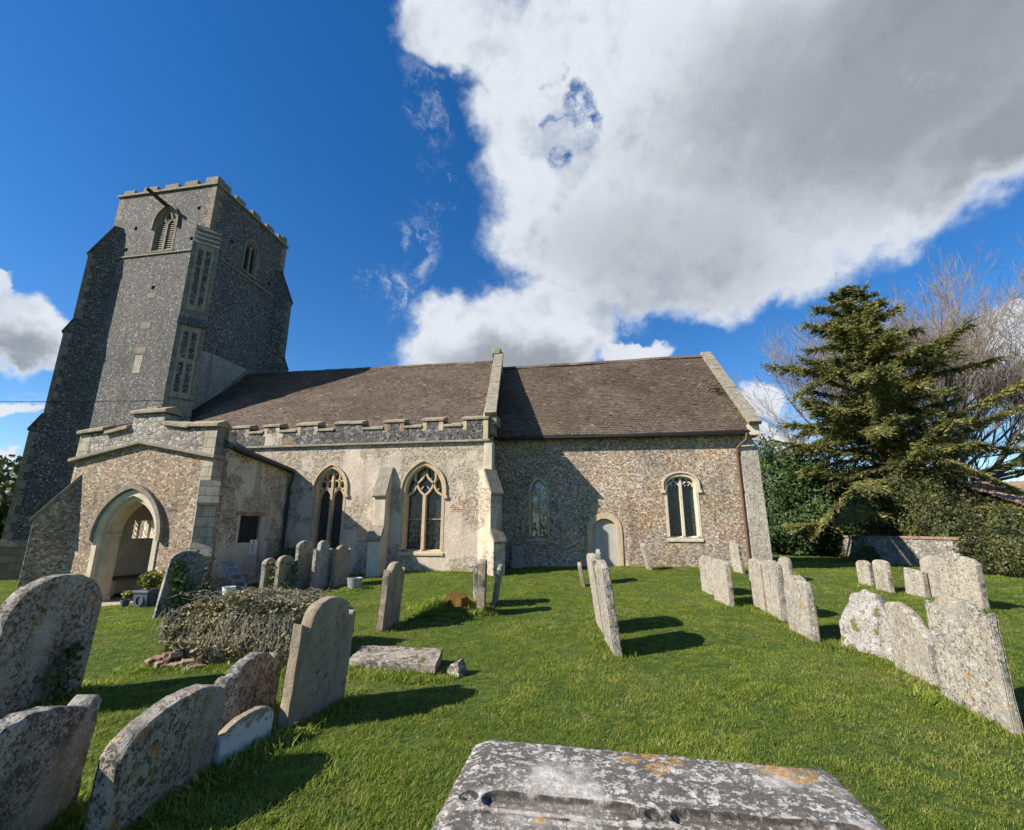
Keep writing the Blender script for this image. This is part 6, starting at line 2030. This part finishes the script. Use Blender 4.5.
# ------------------------------------------------------------------ ivy-covered tomb and other ivy
IX0, IX1, IY0, IY1 = -5.45, -3.62, 5.62, 6.75
IZ = .60
it = thing('ivy_tomb', ((IX0 + IX1) / 2, 6.1, -.1), 'brick chest tomb smothered in dry matted ivy, brickwork broken open at one corner', 'tomb')
mb = MB()
mb.box(IX0 + .1, IX1 - .1, IY0 + .1, IY1 - .1, -.4, IZ - .06)
mb.build('brick_chest', M['brick'], it)
mb = MB()
rg = random.Random(6)
for i in range(26):
    q_ = rg.random()
    x, y = rg.uniform(IX0 - .12, IX0 + .70), IY0 + .06 - .26 * q_
    z = gz(x, y) + rg.uniform(0, .03) + .22 * (1 - q_) * rg.random()
    s = rg.uniform(.045, .075)
    R = Matrix.Rotation(rg.uniform(0, 3), 3, 'Z') @ Matrix.Rotation(rg.uniform(-.5, .5), 3, 'X')
    pts = [Vector((x, y, z)) + R @ Vector((a * s, b * s * .6, c * s * .5)) for c in (-1, 1) for a, b in ((-1, -1), (1, -1), (1, 1), (-1, 1))]
    mb.hexa([tuple(p) for p in pts])
mb.build('fallen_bricks', M['brick'], it, bevel=.012)
rng = np.random.default_rng(77)
P, Nn = [], []
def ivy_face(n, f):
    for _ in range(n):
        a, b = rng.random(), rng.random()
        p, nn = f(a, b)
        P.append(p)
        Nn.append(nn)
bul = lambda x, y, z: .07 * noise.noise((x * 2.3, y * 2.3, z * 2.3)) + .03 * noise.noise((x * 7, y * 7, z * 7))
def south(a, b):
    x, z = IX0 + (IX1 - IX0) * a, -.08 + (IZ + .06) * b
    if x < IX0 + .62 and z < .24 + .12 * noise.noise((x * 5, z * 5, 1)):
        z = .28 + (IZ - .28) * b
    o_ = .09 * sin(pi * b) + bul(x, 0, z)
    return (x, IY0 + .06 - o_ - rng.random() * .10, z), (0, -1, .3)
ivy_face(9500, south)
ivy_face(7000, lambda a, b: ((IX0 + (IX1 - IX0) * a, IY0 + (IY1 - IY0) * b, IZ + .05 + bul(a * 2, b, 1) + rng.random() * .10 - .10 * (abs(2 * a - 1) ** 4) - .08 * (abs(2 * b - 1) ** 4)), (0, 0, 1)))
ivy_face(2500, lambda a, b: ((IX0 + .04 - rng.random() * .10, IY0 + (IY1 - IY0) * a, -.15 + (IZ + .15) * b), (-1, 0, .2)))
ivy_face(2800, lambda a, b: ((IX1 - .03 + rng.random() * .12 + .05 * sin(pi * b), IY0 + (IY1 - IY0) * a, -.08 + (IZ + .1) * b), (1, 0, .2)))
leaf_cloud('ivy', P, Nn, .036, M['dry_ivy'], it, 1.4, .9, rng)
mb = MB()                                    # dry stems hanging over the front and matted on top
for i in range(280):
    x = rg.uniform(IX0, IX1)
    if i < 130:
        z0 = rg.uniform(.25, IZ + .06)
        L = rg.uniform(.15, .45)
        pts = []
        xx = x
        for q in range(5):
            t = q / 4
            xx += rg.gauss(0, .035)
            z = max(-.05, z0 - L * t)
            if x < IX0 + .6:
                z = max(.26, z)
            pts.append((xx, IY0 - .05 - .09 * sin(pi * min(1, max(0, z / IZ))) - bul(xx, 0, z) - rg.random() * .03, z))
    else:
        y = rg.uniform(IY0, IY1)
        a = rg.uniform(0, 2 * pi)
        pts = [(x + cos(a) * .09 * q + rg.gauss(0, .015), y + sin(a) * .09 * q + rg.gauss(0, .015), IZ + .11 + rg.uniform(0, .06) + .03 * sin(q)) for q in range(4)]
    mb.tube(pts, rg.uniform(.0018, .0038), 3, cap=False)
M['dry_stem'] = simple_mat('dry_stem', (.30, .265, .205), (.17, .145, .105), .95, 3, .1)
mb.build('dry_stems', M['dry_stem'], it)

def ivy_patch(label, pts_fn, n, size, seed, loc, mat='ivy'):
    rng_ = np.random.default_rng(seed)
    P, Nn = [], []
    for _ in range(n):
        p, q = pts_fn(rng_)
        P.append(p)
        Nn.append(q)
    loc = Vector(loc)
    o = leaf_cloud('ivy', np.array(P) - np.array(loc), Nn, size, M[mat], None, 1.2, .5, rng_)
    o.location = loc
    return tag(o, label, 'ivy')

def f1_ivy(r):
    t = r.random()
    return (-5.30 + .10 + r.normal(0, .02), 4.18 + r.normal(0, .05) * (1.6 - t) + .10 * t, gz(-5.2, 4.2) + t * .52), (1, -.2, .3)
ivy_patch('thin spray of ivy climbing the big round-headed gravestone at the left', f1_ivy, 150, .045, 3, (-5.2, 4.2, -.05))
def b1_ivy(r):
    a, b = r.random(), r.random()
    return (-8.30 + .22 * a + r.normal(0, .06), 8.55 + .55 * (1 - b) * a + r.normal(0, .05), gz(-8, 8.7) + 1.15 * b * (1 - .4 * a)), (1, -.5, .2)
ivy_patch('ivy hanging on the right side of the leaning gravestone behind the tomb', b1_ivy, 900, .06, 4, (-8, 8.7, -.1))
def k_ivy(r):
    b = r.random()
    return (-7.95 + r.normal(0, .14), 11.45 + r.normal(0, .2), gz(-8, 11.4) + .85 * b ** 1.3), (.3, -1, .2)
ivy_patch('dark ivy between the gravestones of the porch cluster', k_ivy, 800, .055, 5, (-7.95, 11.4, 0))
def p_ivy(r):
    b = r.random()
    return (-10.35 + r.normal(0, .16), 11.25 + r.normal(0, .16), gz(-10.4, 11.2) + .1 + 1.25 * b * r.random()), (.5, -1, .2)
ivy_patch('ivy creeping up the porch corner buttress', p_ivy, 1000, .055, 6, (-10.35, 11.2, -.2))

# shrub in the planter and leaves in the small pot, green bush between porch and nave
def shrub(name, c, r, h, n, size, mat, label, seed, cat='plant'):
    rng_ = np.random.default_rng(seed)
    root = thing(name, c, label, cat)
    P = rng_.normal(0, 1, (n, 3))
    P /= np.linalg.norm(P, axis=1, keepdims=True)
    P *= rng_.random((n, 1)) ** .4
    P = P * [r, r, h / 2] + [c[0], c[1], c[2] + h / 2 + .05]
    leaf_cloud('foliage', P, P - np.array([c[0], c[1], c[2]]), size, mat, root, 1.7, .7, rng_)
    mb = MB()
    rg_ = random.Random(seed)
    for i in range(9):
        a, s = rg_.uniform(0, 6.28), rg_.uniform(.2, .8) * r
        mb.tube([(c[0], c[1], c[2] - .05), (c[0] + s * .4 * cos(a), c[1] + s * .4 * sin(a), c[2] + h * .5), (c[0] + s * cos(a), c[1] + s * sin(a), c[2] + h * .9)], .005, 4, cap=False)
    mb.build('stems', M['twig'], root)
    return root

shrub('potted_shrub', (PLX, PLY, g0 + .38), .25, .42, 420, .05, M['shrub'], 'yellow-green shrub growing in the square grey planter', 2)
shrub('potted_shrub', (-11.3, 10.3, gz(-11.3, 10.3) + .15), .11, .2, 90, .04, M['shrub'], 'small leafy plant in the little flower pot', 3)
shrub('shrub', (-11.3, 11.15, gz(-11.3, 11.1)), .3, .75, 700, .05, M['shrub'], 'bushy yellowish shrub between the planter and the porch doorway', 5, 'bush')
shrub('shrub', (-9.2, 13.6, gz(-9.2, 13.6)), .55, 1.05, 1800, .06, M['yew'], 'small dark green bush in the corner of porch and nave', 7, 'bush')

# ------------------------------------------------------------------ grass: tufts of real blades scattered over the turf
def tuft(name, n, h, spread, seed):
    rng = random.Random(seed)
    V, F = [], []
    for i in range(n):
        r = spread * sqrt(rng.random())
        a = rng.uniform(0, 2 * pi)
        x, y = r * cos(a), r * sin(a)
        hh = h * rng.uniform(.5, 1.25)
        w = rng.uniform(.0013, .0024)
        az = rng.uniform(0, 2 * pi)
        bend = rng.uniform(.3, 1.5) * hh
        dx, dy = cos(az), sin(az)
        px, py = -dy, dx
        k0 = len(V)
        for q, ww in ((0, 1), (.5, .85), (1.0, .12)):
            ox, oy = dx * bend * q * q, dy * bend * q * q
            z = hh * (q - .22 * q * q * bend / hh) - .006
            V.append((x + ox - px * w * ww, y + oy - py * w * ww, z))
            V.append((x + ox + px * w * ww, y + oy + py * w * ww, z))
        F += [(k0, k0 + 1, k0 + 3, k0 + 2), (k0 + 2, k0 + 3, k0 + 5, k0 + 4)]
    me = bpy.data.meshes.new(name)
    me.from_pydata(V, [], F)
    me.materials.append(M['grass'])
    me.polygons.foreach_set('use_smooth', [True] * len(me.polygons))
    o = bpy.data.objects.new(name, me)
    return o

tufts = bpy.data.collections.new('grass_tufts')
for i in range(5):
    tufts.objects.link(tuft('grass_tuft', 60, .028, .08, 40 + i))

def scatter():
    rng = np.random.default_rng(5)
    P, S = [], []
    rings = [(0.6, 4.5, 330), (4.5, 8, 190), (8, 13, 95), (13, 20, 46), (20, 34, 16)]
    for r0, r1, dens in rings:
        a0, a1 = radians(-78), radians(68)          # the half of the churchyard towards the church
        area = (a1 - a0) / 2 * (r1 ** 2 - r0 ** 2)
        n = int(area * dens)
        r = np.sqrt(rng.uniform(r0 ** 2, r1 ** 2, n))
        a = rng.uniform(a0, a1, n)
        x, y = r * np.sin(a), r * np.cos(a)
        far = 1 + max(0, (r0 - 4)) * .055
        s = (0.75 + .5 * rng.random(n)) * far
        P.append(np.stack([x, y], 1))
        S.append(s)
    P, S = np.concatenate(P), np.concatenate(S)
    x, y = P[:, 0], P[:, 1]
    keep = ~((y > YC - .1) & (x > -3.6) & (x < 5.4) & (y < 23.4))
    keep &= ~((y > YN - .1) & (x > -17.6) & (x < -3.5) & (y < 25.5))
    keep &= ~((y > YP - .35) & (x > PX0 - .1) & (x < PX1 + .1) & (y < YN + .1))
    keep &= ~((y > 16.4) & (x > -23) & (x < -17.2))
    keep &= ~((x > -.60) & (x < .98) & (y > 1.8) & (y < 2.75))
    keep &= ~((x > IX0) & (x < IX1) & (y > IY0) & (y < IY1))
    keep &= ~((x > -2.9) & (x < -1.9) & (y > 5.68) & (y < 6.15))
    keep &= ~((x > 11.7) & (y > 4))
    keep &= ~((x > -14.3) & (x < -12) & (y > 11.0) & (y < 11.7))
    P, S = P[keep], S[keep]
    Z = np.array([gz(a, b) for a, b in P]) - .004
    # the mower leaves it longer in hollows and about the stones
    for i in range(len(P)):
        S[i] *= 1 + .45 * noise.noise((P[i, 0] * .8, P[i, 1] * .8, 9.0)) + .3 * noise.noise((P[i, 0] * 3.1, P[i, 1] * 3.1, 2.0))
    ex, es = [], []
    rg = random.Random(8)
    for key, (sx, sy, w, ang) in STONES.items():
        n = int(w * 95)
        big = 5.0 if key == 'F5' else 3.2 if key[0] in 'FR' else 2.6
        for _ in range(n):
            u = rg.uniform(-.58, .58) * w
            d = rg.choice((-1, 1)) * (0.05 + abs(rg.gauss(0, .05)))
            c_, s_ = cos(radians(ang)), sin(radians(ang))
            X, Y = sx + u * c_ - d * s_, sy + u * s_ + d * c_
            ex.append((X, Y))
            es.append(rg.uniform(1.0, big))
    for (x0, x1, y0, y1, n) in ((IX0 - .2, IX1 + .2, IY0 - .22, IY0 - .02, 150), (-3.1, -1.7, 5.38, 5.62, 130), (-.8, 1.2, 2.85, 2.98, 160), (-6.5, -5.95, 11.7, 12.2, 90), (-3.6, 5.4, 17.02, 17.26, 500), (-10.6, -3.6, 14.9, 15.16, 380), (-3.3, -2.2, 8.4, 9.5, 160), (1.05, 1.25, 1.8, 2.8, 80), (-.85, -.68, 1.8, 2.8, 80)):
        for _ in range(n):
            ex.append((rg.uniform(x0, x1), rg.uniform(y0, y1)))
            es.append(rg.uniform(1.2, 3.2))
    EZ = np.array([gz(a, b) for a, b in ex]) - .004
    V = np.concatenate([np.column_stack([P, Z]), np.column_stack([np.array(ex), EZ])])
    S = np.concatenate([S, np.array(es)])
    me = bpy.data.meshes.new('grass')
    me.vertices.add(len(V))
    me.vertices.foreach_set('co', V.astype(np.float32).ravel())
    at = me.attributes.new('size', 'FLOAT', 'POINT')
    at.data.foreach_set('value', S.astype(np.float32))
    o = bpy.data.objects.new('grass', me)
    COL.objects.link(o)
    ng = bpy.data.node_groups.new('grass_scatter', 'GeometryNodeTree')
    ng.interface.new_socket('Geometry', in_out='INPUT', socket_type='NodeSocketGeometry')
    ng.interface.new_socket('Geometry', in_out='OUTPUT', socket_type='NodeSocketGeometry')
    nin, nout = ng.nodes.new('NodeGroupInput'), ng.nodes.new('NodeGroupOutput')
    ci = ng.nodes.new('GeometryNodeCollectionInfo')
    ci.inputs['Collection'].default_value = tufts
    ci.inputs['Separate Children'].default_value = True
    ci.inputs['Reset Children'].default_value = True
    ip = ng.nodes.new('GeometryNodeInstanceOnPoints')
    ip.inputs['Pick Instance'].default_value = True
    rot = ng.nodes.new('FunctionNodeRandomValue')
    rot.data_type = 'FLOAT_VECTOR'
    rot.inputs[0].default_value = (-.18, -.18, 0)
    rot.inputs[1].default_value = (.18, .18, 6.283)
    na = ng.nodes.new('GeometryNodeInputNamedAttribute')
    na.data_type = 'FLOAT'
    na.inputs['Name'].default_value = 'size'
    L = ng.links.new
    L(nin.outputs[0], ip.inputs['Points'])
    L(ci.outputs[0], ip.inputs['Instance'])
    L(rot.outputs[0], ip.inputs['Rotation'])
    L(na.outputs[0], ip.inputs['Scale'])
    L(ip.outputs[0], nout.inputs[0])
    md = o.modifiers.new('scatter', 'NODES')
    md.node_group = ng
    tag(o, 'short mown grass of the churchyard lawn', 'grass', kind='stuff')

scatter()
